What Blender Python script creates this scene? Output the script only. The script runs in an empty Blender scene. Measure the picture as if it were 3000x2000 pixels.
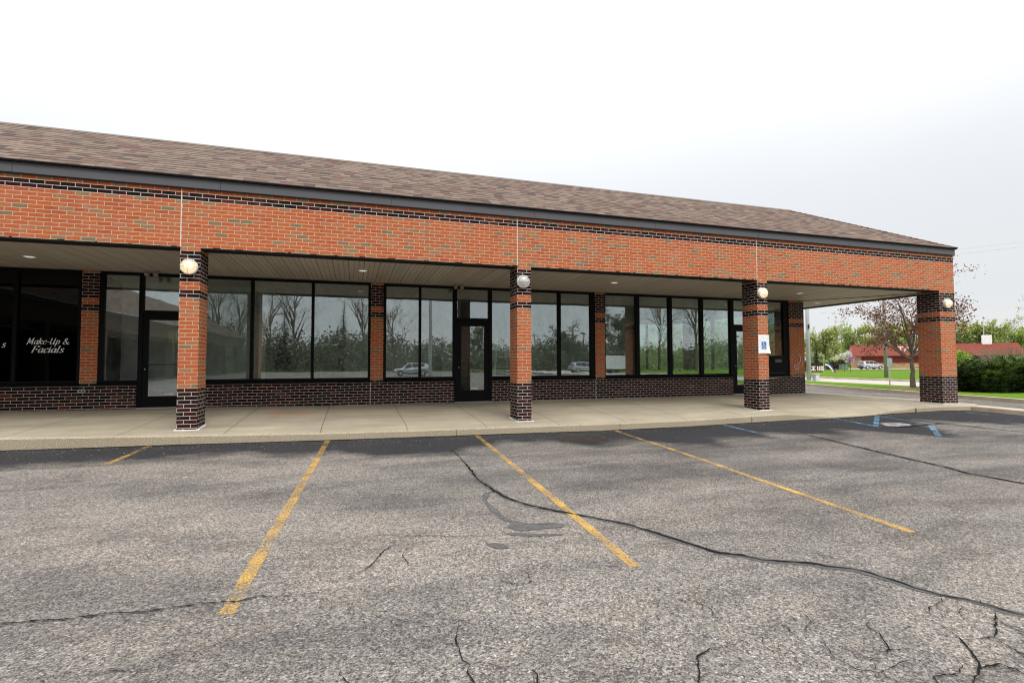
import bpy, bmesh, math, random
from mathutils import Vector, Matrix
R = math.radians
S = bpy.context.scene
COL = S.collection
rnd = random.Random(7)

# ------------------------------------------------------------------ helpers
H = 0.0677      # brick course
B = 0.2032      # brick length
ZO = 0.95       # level of the top of the dark brick base above the asphalt
def zc(c): return ZO + c * H

class MB:
    """collects faces (with optional uv) and links them as one mesh object"""
    def __init__(s): s.v = []; s.f = []; s.uv = []; s.mi = []
    def face(s, pts, uv=None, mi=0):
        i = len(s.v); s.v += [tuple(p) for p in pts]
        s.f.append(tuple(range(i, i + len(pts))))
        s.uv.append(uv or [(0, 0)] * len(pts)); s.mi.append(mi)
    def box(s, x0, x1, y0, y1, z0, z1, u0=0.0, mi=0, skip=''):
        W = x1 - x0; D = y1 - y0; a = z0 - ZO; b = z1 - ZO
        P = lambda x, y, z: (x, y, z)
        if 'f' not in skip: s.face([P(x0,y0,z0),P(x1,y0,z0),P(x1,y0,z1),P(x0,y0,z1)], [(u0,a),(u0+W,a),(u0+W,b),(u0,b)], mi)
        if 'r' not in skip: s.face([P(x1,y0,z0),P(x1,y1,z0),P(x1,y1,z1),P(x1,y0,z1)], [(u0+W,a),(u0+W+D,a),(u0+W+D,b),(u0+W,b)], mi)
        if 'k' not in skip: s.face([P(x1,y1,z0),P(x0,y1,z0),P(x0,y1,z1),P(x1,y1,z1)], [(u0+W+D,a),(u0+2*W+D,a),(u0+2*W+D,b),(u0+W+D,b)], mi)
        if 'l' not in skip: s.face([P(x0,y1,z0),P(x0,y0,z0),P(x0,y0,z1),P(x0,y1,z1)], [(u0-D,a),(u0,a),(u0,b),(u0-D,b)], mi)
        if 't' not in skip: s.face([P(x0,y0,z1),P(x1,y0,z1),P(x1,y1,z1),P(x0,y1,z1)], [(x0,y0),(x1,y0),(x1,y1),(x0,y1)], mi)
        if 'b' not in skip: s.face([P(x0,y1,z0),P(x1,y1,z0),P(x1,y0,z0),P(x0,y0,z0)], [(x0,y1),(x1,y1),(x1,y0),(x0,y0)], mi)
        return s
    def prism(s, poly, z0, z1, mi=0):
        n = len(poly)
        s.face([(x, y, z1) for x, y in poly], [p for p in poly], mi)
        s.face([(x, y, z0) for x, y in reversed(poly)], [p for p in reversed(poly)], mi)
        for i in range(n):
            a = poly[i]; b = poly[(i + 1) % n]
            s.face([(*a, z0), (*b, z0), (*b, z1), (*a, z1)], None, mi)
        return s
    def tube(s, pts, rad, n=8, cap=True, mi=0):
        pts = [Vector(p) for p in pts]
        if not hasattr(rad, '__len__'): rad = [rad] * len(pts)
        rings = []; side = None
        for i, p in enumerate(pts):
            d = (pts[min(i+1, len(pts)-1)] - pts[max(i-1, 0)])
            if d.length < 1e-9: d = Vector((0, 0, 1))
            d.normalize()
            if side is None:
                ref = Vector((1, 0, 0)) if abs(d.x) < .8 else Vector((0, 1, 0))
                side = d.cross(ref).normalized()
            else:
                side = (side - d * side.dot(d))
                side = side.normalized() if side.length > 1e-6 else d.orthogonal().normalized()
            up = d.cross(side)
            rings.append([p + (side * math.cos(2*math.pi*k/n) + up * math.sin(2*math.pi*k/n)) * rad[i] for k in range(n)])
        base = len(s.v)
        for r in rings: s.v += [tuple(q) for q in r]
        for i in range(len(rings) - 1):
            for k in range(n):
                s.f.append((base+i*n+k, base+i*n+(k+1) % n, base+(i+1)*n+(k+1) % n, base+(i+1)*n+k))
                s.uv.append([(0, 0)] * 4); s.mi.append(mi)
        if cap:
            s.f.append(tuple(base + k for k in reversed(range(n)))); s.uv.append([(0, 0)] * n); s.mi.append(mi)
            s.f.append(tuple(base + (len(rings)-1)*n + k for k in range(n))); s.uv.append([(0, 0)] * n); s.mi.append(mi)
        return s
    def lathe(s, prof, n=24, M=None, mi=0):
        """prof: (radius, height) along +z, placed by matrix M"""
        M = M or Matrix()
        base = len(s.v)
        for r, h in prof:
            for k in range(n):
                a = 2 * math.pi * k / n
                s.v.append(tuple(M @ Vector((r * math.cos(a), r * math.sin(a), h))))
        for i in range(len(prof) - 1):
            for k in range(n):
                s.f.append((base+i*n+k, base+i*n+(k+1) % n, base+(i+1)*n+(k+1) % n, base+(i+1)*n+k))
                s.uv.append([(0, 0)] * 4); s.mi.append(mi)
        return s
    def build(s, name, mat, parent=None, smooth=False, loc=None, bevel=0, weld=False):
        me = bpy.data.meshes.new(name)
        me.from_pydata(s.v, [], s.f)
        uvl = me.uv_layers.new(name='UVMap')
        k = 0
        for f, uv in zip(s.f, s.uv):
            for q in range(len(f)):
                uvl.data[k].uv = uv[q]; k += 1
        mats = mat if isinstance(mat, (list, tuple)) else [mat]
        for m in mats: me.materials.append(m)
        if len(mats) > 1:
            for p, i in zip(me.polygons, s.mi): p.material_index = i
        if smooth:
            for p in me.polygons: p.use_smooth = True
        o = bpy.data.objects.new(name, me); COL.objects.link(o)
        if parent:
            o.parent = parent
            if loc is None:   # vertices are given in world space: keep them there
                pr = parent; M = Matrix.Identity(4); chain = []
                while pr: chain.append(pr); pr = pr.parent
                for c in reversed(chain): M = M @ c.matrix_parent_inverse @ c.matrix_basis
                o.matrix_parent_inverse = M.inverted()
        if loc is not None: o.location = loc
        if weld or bevel:
            bm = bmesh.new(); bm.from_mesh(me); bmesh.ops.remove_doubles(bm, verts=bm.verts, dist=1e-5)
            bmesh.ops.recalc_face_normals(bm, faces=bm.faces); bm.to_mesh(me); bm.free()
        if bevel:
            md = o.modifiers.new('bevel', 'BEVEL'); md.width = bevel; md.segments = 2; md.limit_method = 'ANGLE'; md.angle_limit = R(40)
        return o

def tag(o, label, cat=None, group=None, kind=None):
    if label: o['label'] = label
    if cat: o['category'] = cat
    if group: o['group'] = group
    if kind: o['kind'] = kind
    return o
def thing(name, label, cat, loc=(0, 0, 0), rz=0.0, group=None):
    o = bpy.data.objects.new(name, None); COL.objects.link(o)
    o.location = loc; o.rotation_euler = (0, 0, rz); o.empty_display_size = .3
    return tag(o, label, cat, group)
def struct(name, mb, mat, label=None, **k):
    o = mb.build(name, mat, **k); o['kind'] = 'structure'
    if label: o['label'] = label
    return o
def copy_thing(src, loc, rz, label, group=None, scale=1.0):
    c = src.copy(); COL.objects.link(c); c.location = loc; c.rotation_euler = (0, 0, rz); c.scale = (scale,) * 3
    c['label'] = label
    if group: c['group'] = group
    for ch in list(src.children):
        d = ch.copy(); COL.objects.link(d); d.parent = c
        for g in list(ch.children):
            e = g.copy(); COL.objects.link(e); e.parent = d
    return c

# ------------------------------------------------------------------ node helpers
class NT:
    def __init__(s, name):
        s.m = bpy.data.materials.new(name); s.m.use_nodes = True
        s.t = s.m.node_tree; s.t.nodes.clear()
        s.out = s.t.nodes.new('ShaderNodeOutputMaterial')
    def n(s, typ, ins=None, **props):
        nd = s.t.nodes.new(typ)
        for k, v in props.items(): setattr(nd, k, v)
        for k, v in (ins or {}).items(): s.set(nd.inputs[k], v)
        return nd
    def set(s, sock, v):
        if hasattr(v, 'is_output'): s.t.links.new(v, sock)
        elif isinstance(v, (tuple, list)) and len(v) == 3 and sock.type == 'RGBA': sock.default_value = (*v, 1)
        else: sock.default_value = v
    def math(s, op, a, b=0.0, c=0.0, clamp=False):
        nd = s.n('ShaderNodeMath', operation=op, use_clamp=clamp)
        for i, v in enumerate((a, b, c)): s.set(nd.inputs[i], v)
        return nd.outputs[0]
    def mix(s, f, a, b, mode='MIX'):
        nd = s.n('ShaderNodeMix', data_type='RGBA', blend_type=mode, clamp_factor=True)
        s.set(nd.inputs[0], f); s.set(nd.inputs[6], a); s.set(nd.inputs[7], b)
        return nd.outputs[2]
    def noise(s, vec, scale, detail=3.0, rough=.55, dist=0.0, col=False):
        nd = s.n('ShaderNodeTexNoise', {'Vector': vec, 'Scale': scale, 'Detail': detail, 'Roughness': rough, 'Distortion': dist})
        return nd.outputs[1 if col else 0]
    def ramp(s, f, stops, interp='LINEAR'):
        nd = s.n('ShaderNodeValToRGB', {'Fac': f}); cr = nd.color_ramp; cr.interpolation = interp
        while len(cr.elements) < len(stops): cr.elements.new(.5)
        for e, (p, c) in zip(cr.elements, stops):
            e.position = p; e.color = (*c, 1) if isinstance(c, (tuple, list)) else (c, c, c, 1)
        return nd.outputs[0]
    def maprange(s, v, a, b, c=0.0, d=1.0, smooth=False):
        nd = s.n('ShaderNodeMapRange', {0: v, 1: a, 2: b, 3: c, 4: d}, clamp=True)
        if smooth: nd.interpolation_type = 'SMOOTHSTEP'
        return nd.outputs[0]
    def pos(s): return s.n('ShaderNodeNewGeometry').outputs['Position']
    def obj(s): return s.n('ShaderNodeTexCoord').outputs['Object']
    def sep(s, v): return s.n('ShaderNodeSeparateXYZ', {0: v}).outputs
    def comb(s, x, y, z=0.0): return s.n('ShaderNodeCombineXYZ', {0: x, 1: y, 2: z}).outputs[0]
    def scalev(s, v, sc): return s.n('ShaderNodeMapping', {'Vector': v, 'Scale': sc}).outputs[0]
    def bump(s, h, strength=.4, dist=.01):
        return s.n('ShaderNodeBump', {'Height': h, 'Strength': strength, 'Distance': dist}).outputs[0]
    def bsdf(s, color, rough=.7, metal=0.0, spec=.4, normal=None, **kw):
        ins = {'Base Color': color, 'Roughness': rough, 'Metallic': metal, 'Specular IOR Level': spec}
        if normal is not None: ins['Normal'] = normal
        ins.update(kw)
        nd = s.n('ShaderNodeBsdfPrincipled', ins)
        return nd.outputs[0]
    def done(s, shader):
        s.t.links.new(shader, s.out.inputs[0]); return s.m

def plain(name, col, rough=.6, metal=0.0, spec=.4, var=.12, scale=6.0):
    t = NT(name); nz = t.noise(t.pos(), scale, 4)
    c = t.mix(t.maprange(nz, .3, .7), tuple(x * (1 - var) for x in col), tuple(min(1, x * (1 + var)) for x in col))
    rr = t.maprange(nz, .3, .7, max(0, rough - .06), min(1, rough + .06))
    return t.done(t.bsdf(c, rr, metal, spec))
# ------------------------------------------------------------------ materials
def mat_brick():
    t = NT('brick')
    uv = t.n('ShaderNodeUVMap').outputs[0]; s = t.sep(uv)
    wob = t.math('MULTIPLY', t.math('SUBTRACT', t.noise(uv, 9.0, 2), .5), .006)
    vr = t.math('DIVIDE', t.math('ADD', s[1], wob), H)
    row = t.math('FLOOR', vr); fr = t.math('SUBTRACT', vr, row)
    par = t.math('MULTIPLY', t.math('FLOORED_MODULO', row, 2.0), .5)
    rj = t.n('ShaderNodeTexWhiteNoise', {'W': row}, noise_dimensions='1D').outputs[0]
    uu = t.math('ADD', t.math('ADD', t.math('DIVIDE', t.math('ADD', s[0], wob), B), par), t.math('MULTIPLY', t.math('SUBTRACT', rj, .5), .09))
    colu = t.math('FLOOR', uu); fu = t.math('SUBTRACT', uu, colu)
    wn = t.n('ShaderNodeTexWhiteNoise', {'Vector': t.comb(colu, row)}, noise_dimensions='2D')
    r1 = wn.outputs[0]; rc = t.sep(wn.outputs[1])
    # mortar mask (soft edges)
    e1 = t.maprange(fr, .112, .155); e2 = t.maprange(fu, .037, .053); e3 = t.maprange(fr, .985, 1.0, 1, .6)
    brickm = t.math('MULTIPLY', t.math('MULTIPLY', e1, e2), e3)
    # which courses are dark
    def band(a, b): return t.math('MULTIPLY', t.math('GREATER_THAN', row, a - .5), t.math('LESS_THAN', row, b + .5))
    dark = t.math('LESS_THAN', row, -.5)
    for a, b in ((23, 24), (27, 34), (48, 49)): dark = t.math('ADD', dark, band(a, b), clamp=True)
    oc = t.ramp(r1, [(0, (.425, .112, .045)), (.20, (.455, .122, .045)), (.40, (.43, .122, .056)), (.56, (.44, .140, .064)), (.68, (.39, .097, .043)), (.78, (.39, .152, .078)), (.86, (.33, .165, .088)), (.92, (.27, .18, .10)), (.96, (.205, .16, .10))], 'CONSTANT')
    dc = t.ramp(r1, [(0, (.028, .0085, .009)), (.25, (.014, .007, .0075)), (.5, (.040, .0105, .0095)), (.68, (.008, .0065, .007)), (.82, (.033, .009, .0105)), (.93, (.085, .024, .014))], 'CONSTANT')
    inb = t.noise(t.n('ShaderNodeVectorMath', {0: t.scalev(uv, (14, 34, 1)), 1: wn.outputs[1]}, operation='ADD').outputs[0], 1.0, 4, .6)
    big = t.noise(uv, .55, 3)
    bc = t.mix(dark, oc, dc)
    bc = t.mix(t.maprange(inb, .3, .75, 0, .5), bc, t.mix(1.0, bc, (.62, .52, .50), 'MULTIPLY'))
    bc = t.mix(t.maprange(big, .35, .7, 0, .22), bc, t.mix(1.0, bc, (1.25, 1.12, .98), 'MULTIPLY'))
    mo = t.mix(dark, (.56, .43, .285), (.52, .48, .43))
    mo = t.mix(t.maprange(t.noise(uv, 22.0, 3), .3, .7, 0, .45), mo, t.mix(1.0, mo, (.75, .73, .70), 'MULTIPLY'))
    c = t.mix(brickm, mo, bc)
    st_ = t.noise(t.scalev(uv, (5.5, .55, 1)), 1.0, 5, .65); c = t.mix(t.maprange(st_, .54, .78, 0, .38), c, t.mix(1.0, c, (.66, .62, .60), 'MULTIPLY'))
    ef = t.noise(t.scalev(uv, (2.2, 1.1, 1)), 1.0, 5, .7); c = t.mix(t.maprange(ef, .60, .80, 0, .12), c, (.62, .52, .44))
    hgt = t.math('ADD', t.math('MULTIPLY', brickm, .8), t.math('MULTIPLY', inb, .35))
    ro = .9
    return t.done(t.bsdf(c, ro, 0, .12, t.bump(hgt, .4, .005)))

def mat_shingle():
    t = NT('shingle'); uv = t.n('ShaderNodeUVMap').outputs[0]; s = t.sep(uv)
    vr = t.math('DIVIDE', s[1], .196); row = t.math('FLOOR', vr); fr = t.math('SUBTRACT', vr, row)
    rj = t.n('ShaderNodeTexWhiteNoise', {'W': row}, noise_dimensions='1D').outputs[0]
    uu = t.math('ADD', t.math('DIVIDE', s[0], .20), t.math('MULTIPLY', rj, 9.0)); cu = t.math('FLOOR', uu); fu = t.math('SUBTRACT', uu, cu)
    wn = t.n('ShaderNodeTexWhiteNoise', {'Vector': t.comb(cu, row)}, noise_dimensions='2D')
    c = t.ramp(wn.outputs[0], [(0, (.128, .088, .064)), (.30, (.148, .104, .076)), (.52, (.106, .069, .050)), (.66, (.100, .053, .038)), (.78, (.158, .113, .085)), (.88, (.060, .041, .031)), (.95, (.114, .055, .039))], 'CONSTANT')
    g = t.noise(uv, 160.0, 2); c = t.mix(t.maprange(g, .35, .7, 0, .4), c, t.mix(1.0, c, (.6, .58, .58), 'MULTIPLY'))
    bigc = t.noise(uv, .35, 3); c = t.mix(t.maprange(bigc, .35, .7, 0, .35), c, t.mix(1.0, c, (1.2, 1.14, 1.08), 'MULTIPLY'))
    # thick laminated tabs: the lower edge of some tabs stands proud
    tab = t.math('GREATER_THAN', t.sep(wn.outputs[1])[1], .45)
    gap = t.math('LESS_THAN', fr, t.math('ADD', .16, t.math('MULTIPLY', tab, .22)))
    c = t.mix(t.math('MULTIPLY', gap, .93), c, (.024, .017, .015))
    c = t.mix(t.math('MULTIPLY', t.math('LESS_THAN', fu, .03), .5), c, (.05, .04, .036))
    hgt = t.math('ADD', t.math('SUBTRACT', 1.0, fr), t.math('MULTIPLY', tab, .5))
    return t.done(t.bsdf(c, .92, 0, .2, t.bump(hgt, .5, .012)))

def mat_soffit():
    t = NT('soffit_panel'); uv = t.n('ShaderNodeUVMap').outputs[0]; s = t.sep(uv)
    p = t.math('DIVIDE', s[0], .305); fr = t.math('FRACT', p); idx = t.math('FLOOR', p)
    fm = t.math('FRACT', t.math('DIVIDE', s[0], .1017))
    g1 = t.math('LESS_THAN', fr, .045); g2 = t.math('LESS_THAN', fm, .12)
    wn = t.n('ShaderNodeTexWhiteNoise', {'W': idx}, noise_dimensions='1D').outputs[0]
    c = t.mix(wn, (.52, .475, .395), (.60, .55, .47))
    st = t.noise(t.scalev(uv, (7.0, .7, 1)), 1.0, 4, .6); c = t.mix(t.maprange(st, .4, .75, 0, .5), c, (.34, .285, .215))
    c = t.mix(t.math('MULTIPLY', g2, .62), c, (.13, .11, .08)); c = t.mix(t.math('MULTIPLY', g1, .85), c, (.06, .05, .04))
    hgt = t.math('SUBTRACT', 1.0, t.math('MAXIMUM', g1, t.math('MULTIPLY', g2, .5)))
    return t.done(t.bsdf(c, .55, 0, .35, t.bump(hgt, .4, .008)))

def mat_asphalt(name, base=1.0, edge=True, coarse=1.0):
    t = NT(name); P = t.pos(); s = t.sep(P)
    P2 = t.comb(s[0], s[1], 0.0)
    v1 = t.n('ShaderNodeTexVoronoi', {'Vector': P2, 'Scale': 155.0 * coarse, 'Randomness': 1.0}, voronoi_dimensions='2D'); st = t.sep(v1.outputs['Color'])
    v2 = t.n('ShaderNodeTexVoronoi', {'Vector': P2, 'Scale': 92.0 * coarse, 'Randomness': 1.0}, voronoi_dimensions='2D'); st2 = t.sep(v2.outputs['Color'])
    v3 = t.n('ShaderNodeTexVoronoi', {'Vector': P2, 'Scale': 50.0 * coarse, 'Randomness': 1.0}, voronoi_dimensions='2D'); st3 = t.sep(v3.outputs['Color'])
    fine = t.noise(P2, 240.0 * coarse, 2)
    c = t.ramp(st[0], [(0, (.030, .030, .031)), (.20, (.085, .082, .081)), (.42, (.19, .178, .172)), (.66, (.29, .27, .258)), (.84, (.40, .375, .36)), (.95, (.56, .53, .51))])
    c = t.mix(t.maprange(v1.outputs['Distance'], .40, .80, 0, .75), c, (.035, .035, .036))
    c2 = t.ramp(st2[0], [(0, (.035, .035, .036)), (.30, (.15, .14, .136)), (.65, (.28, .258, .245)), (.93, (.46, .43, .41))])
    c = t.mix(.50, c, c2)
    c3 = t.ramp(st3[0], [(0, (.60, .60, .61)), (.5, (.9, .9, .9)), (1, (1.25, 1.22, 1.19))]); c = t.mix(.6, c, t.mix(1.0, c, c3, 'MULTIPLY'))
    c = t.mix(t.math('MULTIPLY', t.math('GREATER_THAN', st2[1], .988), .45), c, (.40, .29, .16))
    c = t.mix(t.math('MULTIPLY', t.math('GREATER_THAN', st2[2], .990), .7), c, (.60, .58, .55))
    c = t.mix(t.maprange(fine, .35, .7, 0, .35), c, t.mix(1.0, c, (.55, .55, .56), 'MULTIPLY'))
    # broad wear: bleached patches and darker oily ones, drawn out along the kerb
    w1 = t.noise(t.scalev(P2, (.22, .42, 1)), 1.0, 5, .6, .4); w2 = t.noise(t.scalev(P2, (.8, 2.2, 1)), 1.0, 5, .62)
    w3 = t.noise(P2, 3.2, 4, .65); w4 = t.noise(P2, 7.5, 4, .7)
    c = t.mix(t.maprange(w1, .42, .62, 0, .5), c, t.mix(1.0, c, (1.18, 1.12, 1.06), 'MULTIPLY'))
    c = t.mix(t.maprange(w2, .47, .68, 0, .7), c, t.mix(1.0, c, (.46, .47, .50), 'MULTIPLY'))
    c = t.mix(t.maprange(t.noise(t.scalev(P2, (.34, .6, 1)), 1.0, 4, .6), .44, .60, 0, .6), c, t.mix(1.0, c, (.55, .555, .575), 'MULTIPLY'))
    c = t.mix(t.maprange(w3, .50, .75, 0, .45), c, t.mix(1.0, c, (1.22, 1.10, .95), 'MULTIPLY')); c = t.mix(1.0, c, (.865, .84, .785), 'MULTIPLY')
    c = t.mix(t.maprange(w4, .52, .72, 0, .5), c, t.mix(1.0, c, (.68, .69, .71), 'MULTIPLY'))
    if edge:
        d = t.math('SUBTRACT', -.45, s[1])
        # sealed, darker bays from the middle of the lot to the right
        right = t.math('MULTIPLY', t.maprange(s[0], 3.6, 6.5), t.maprange(t.math('ADD', d, t.math('MULTIPLY', w1, 4.0)), 6.0, 9.5, 1.0, .15))
        stre = t.maprange(t.noise(t.scalev(P2, (.35, 1.6, 1)), 1.0, 5, .6), .40, .62, 1.0, .25)
        c = t.mix(t.math('MULTIPLY', t.math('MULTIPLY', right, stre), .62), c, t.mix(1.0, c, (.42, .43, .46), 'MULTIPLY'))
        # old black seal coat left in a ragged band along the kerb
        L = t.math('ADD', .48, t.math('MULTIPLY', t.maprange(t.noise(t.comb(s[0], 0.0, 0.0), .42, 2, .5), .34, .60), 1.25))
        L = t.math('MULTIPLY', L, t.maprange(s[0], 4.0, 13.0, 1.0, 1.7))
        rag = t.math('ADD', t.math('MULTIPLY', t.math('SUBTRACT', t.noise(t.scalev(P2, (1.6, 4.0, 1)), 1.0, 5, .7), .5), 1.1), t.math('MULTIPLY', t.math('SUBTRACT', w4, .5), .5))
        k = t.maprange(t.math('SUBTRACT', t.math('ADD', d, rag), L), -.20, .35, 1.0, 0.0)
        speck = t.maprange(t.noise(t.scalev(P2, (1, 1.8, 1)), 22.0, 4, .8), .47, .70, 1.0, .72)
        c = t.mix(t.math('MULTIPLY', t.math('MULTIPLY', k, speck), .97), c, (.015, .016, .019))
        grit = t.math('MULTIPLY', t.math('MULTIPLY', t.math('GREATER_THAN', t.noise(P2, 60.0, 2, .6), .63), t.maprange(d, .0, 1.6, .6, 0)), t.maprange(w2, .40, .58))
        c = t.mix(grit, c, (.50, .46, .42))
        c = t.mix(t.math('MULTIPLY', k, t.math('MULTIPLY', t.math('GREATER_THAN', t.noise(t.scalev(P2, (1, 1.6, 1)), 34.0, 3, .75), .62), .32)), c, (.17, .16, .15))
    if base != 1.0: c = t.mix(1.0, c, (base, base, base), 'MULTIPLY')
    hg = t.math('ADD', t.math('MULTIPLY', st[1], .7), t.math('MULTIPLY', fine, .6))
    return t.done(t.bsdf(c, .93, 0, .15, t.bump(hg, .9, .004)))

def mat_concrete(name, tint=(.335, .29, .212), joints=True):
    t = NT(name); P = t.pos(); s = t.sep(P); P2 = t.comb(s[0], s[1], s[2])
    n1 = t.noise(P2, 1.1, 5, .6); n2 = t.noise(P2, 70.0, 3); n3 = t.noise(t.scalev(P2, (.5, 3.0, 1)), 1.0, 4, .6)
    c = t.mix(t.maprange(n1, .3, .7), tuple(x * .84 for x in tint), tuple(x * 1.12 for x in tint))
    c = t.mix(t.maprange(n3, .46, .70, 0, .6), c, tuple(x * .62 for x in tint))
    n5 = t.noise(t.scalev(P2, (1.1, 6.0, 1)), 1.0, 5, .7); c = t.mix(t.maprange(n5, .58, .74, 0, .5), c, (min(1, tint[0] * 1.5), min(1, tint[1] * 1.55), min(1, tint[2] * 1.7)))
    n6 = t.noise(P2, 6.0, 4, .75); c = t.mix(t.maprange(n6, .60, .72, 0, .4), c, tuple(x * .55 for x in tint))
    c = t.mix(t.maprange(n2, .4, .7, 0, .35), c, tuple(x * .7 for x in tint))
    hgt = t.math('MULTIPLY', n2, .3)
    nrm = s[2]
    if joints:
        top = t.math('GREATER_THAN', t.sep(t.n('ShaderNodeNewGeometry').outputs['Normal'])[2], .8)
        wob = t.math('MULTIPLY', t.math('SUBTRACT', n1, .5), .02)
        jx = t.math('FRACT', t.math('DIVIDE', t.math('ADD', t.math('SUBTRACT', s[0], .80), wob), 1.513))
        g = t.math('ADD', t.math('LESS_THAN', jx, .0085), t.math('LESS_THAN', t.math('ABSOLUTE', t.math('SUBTRACT', t.math('ADD', s[1], wob), 1.30)), .0045), clamp=True)
        soft = t.maprange(jx, 0, .04, .25, 0)
        g = t.math('MULTIPLY', g, top)
        c = t.mix(t.math('MULTIPLY', soft, top), c, tuple(x * .6 for x in tint))
        c = t.mix(t.math('MULTIPLY', g, .75), c, (.045, .037, .028))
        # rust bloom on the slab between the first two columns
        dx = t.math('SUBTRACT', s[0], 1.55); dy = t.math('SUBTRACT', s[1], 1.75)
        rr = t.math('SQRT', t.math('ADD', t.math('MULTIPLY', dx, dx), t.math('MULTIPLY', t.math('MULTIPLY', dy, dy), 2.0)))
        ru = t.math('MULTIPLY', t.math('SUBTRACT', 1.0, t.maprange(t.math('ABSOLUTE', t.math('SUBTRACT', rr, .38)), .0, .22)), t.maprange(t.noise(P2, 4.0, 4, .7), .42, .62))
        c = t.mix(t.math('MULTIPLY', ru, .9), c, (.42, .16, .045))
        hgt = t.math('SUBTRACT', hgt, g)
        # exposed aggregate on the kerb face
        face = t.math('SUBTRACT', 1.0, top)
        ag = t.noise(P2, 55.0, 2, .7)
        c = t.mix(t.math('MULTIPLY', face, .6), c, t.ramp(ag, [(.35, (.19, .15, .095)), (.55, (.36, .30, .205)), (.72, (.54, .47, .36))]))
        hgt = t.math('ADD', hgt, t.math('MULTIPLY', t.math('MULTIPLY', face, ag), .8))
    return t.done(t.bsdf(c, .88, 0, .3, t.bump(hgt, .5, .006)))

def mat_paint(name, col, keep=.5, soft=.12, scale=38.0):
    """worn road paint: real gaps where the paint has flaked away"""
    t = NT(name); P = t.pos(); s = t.sep(P); P2 = t.comb(s[0], s[1], 0.0)
    a = t.math('ADD', t.math('MULTIPLY', t.noise(P2, scale, 4, .75), .6), t.math('MULTIPLY', t.noise(P2, 2.6, 3, .6), .4))
    uv = t.sep(t.n('ShaderNodeUVMap').outputs[0])
    edge = t.maprange(t.math('ABSOLUTE', t.math('SUBTRACT', uv[0], .5)), .34, .5, 0, .16)
    f = t.maprange(t.math('SUBTRACT', a, edge), 1 - keep - soft * .5, 1 - keep + soft * .5)
    c = t.mix(t.noise(P2, 18.0, 3), tuple(x * .72 for x in col), tuple(min(1, x * 1.15) for x in col))
    b = t.bsdf(c, .8, 0, .3)
    tr = t.n('ShaderNodeBsdfTransparent').outputs[0]
    return t.done(t.n('ShaderNodeMixShader', {0: f, 1: tr, 2: b}).outputs[0])

def mat_glass(name, refl=.20, tint=(.92, .97, .95), rough=0.008, dirt_haze=.05, fk=.35):
    t = NT(name)
    P = t.pos()
    lw = t.n('ShaderNodeLayerWeight', {'Blend': .35}).outputs['Fresnel']
    f = t.math('ADD', refl, t.math('MULTIPLY', lw, fk), clamp=True)
    wv = t.bump(t.noise(P, 1.3, 2), .05, .02)
    gl = t.n('ShaderNodeBsdfGlossy', {'Color': (.86, .93, .95, 1), 'Roughness': rough, 'Normal': wv}).outputs[0]
    tr = t.n('ShaderNodeBsdfTransparent', {'Color': (*tint, 1)}).outputs[0]
    mx = t.n('ShaderNodeMixShader', {0: f, 1: tr, 2: gl}).outputs[0]
    df = t.n('ShaderNodeBsdfDiffuse', {'Color': (.5, .5, .47, 1)}).outputs[0]
    dm = t.maprange(t.noise(t.scalev(P, (3, 3, 1.2)), 1.0, 5, .7), .35, .8, 0, dirt_haze * 2)  # dirt doubling as a pale veil that imitates hazy reflections and a light interior
    return t.done(t.n('ShaderNodeMixShader', {0: dm, 1: mx, 2: df}).outputs[0])

def mat_leaf(name, stops, rough=.6, trans=.25):
    t = NT(name); r = t.n('ShaderNodeNewGeometry').outputs['Random Per Island']
    c = t.ramp(r, stops)
    b = t.bsdf(c, rough, 0, .25)
    tl = t.n('ShaderNodeBsdfTranslucent', {'Color': c}).outputs[0]
    return t.done(t.n('ShaderNodeMixShader', {0: trans, 1: b, 2: tl}).outputs[0])

def mat_bark(name, a, b):
    t = NT(name); P = t.obj(); n = t.noise(t.scalev(P, (14, 14, 3)), 1.0, 5, .65)
    c = t.mix(t.maprange(n, .3, .7), a, b)
    return t.done(t.bsdf(c, .92, 0, .2, t.bump(n, .7, .02)))

def mat_grass(name, a=(.050, .108, .010), b=(.118, .188, .022), dry=.12):
    t = NT(name); P = t.pos(); n1 = t.noise(P, .5, 4, .6); n2 = t.noise(t.scalev(P, (9, 9, 3)), 1.0, 4, .7); n3 = t.noise(P, .09, 3)
    c = t.mix(t.maprange(n2, .3, .7), a, b); c = t.mix(t.maprange(n1, .3, .7, 0, .6), c, (.095, .172, .014)); c = t.mix(t.maprange(t.noise(t.scalev(P, (1.4, .5, 1)), 1.0, 5, .7), .5, .72, 0, .65), c, tuple(x * .5 for x in a))
    c = t.mix(t.maprange(n3, .52, .7, 0, dry * 2), c, (.20, .17, .08))
    return t.done(t.bsdf(c, 1.0, 0, .03, t.bump(n2, .9, .03)))

def mat_glow(name, col, strength):
    t = NT(name); e = t.n('ShaderNodeEmission', {'Color': (*col, 1), 'Strength': strength}).outputs[0]
    return t.done(e)

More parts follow.
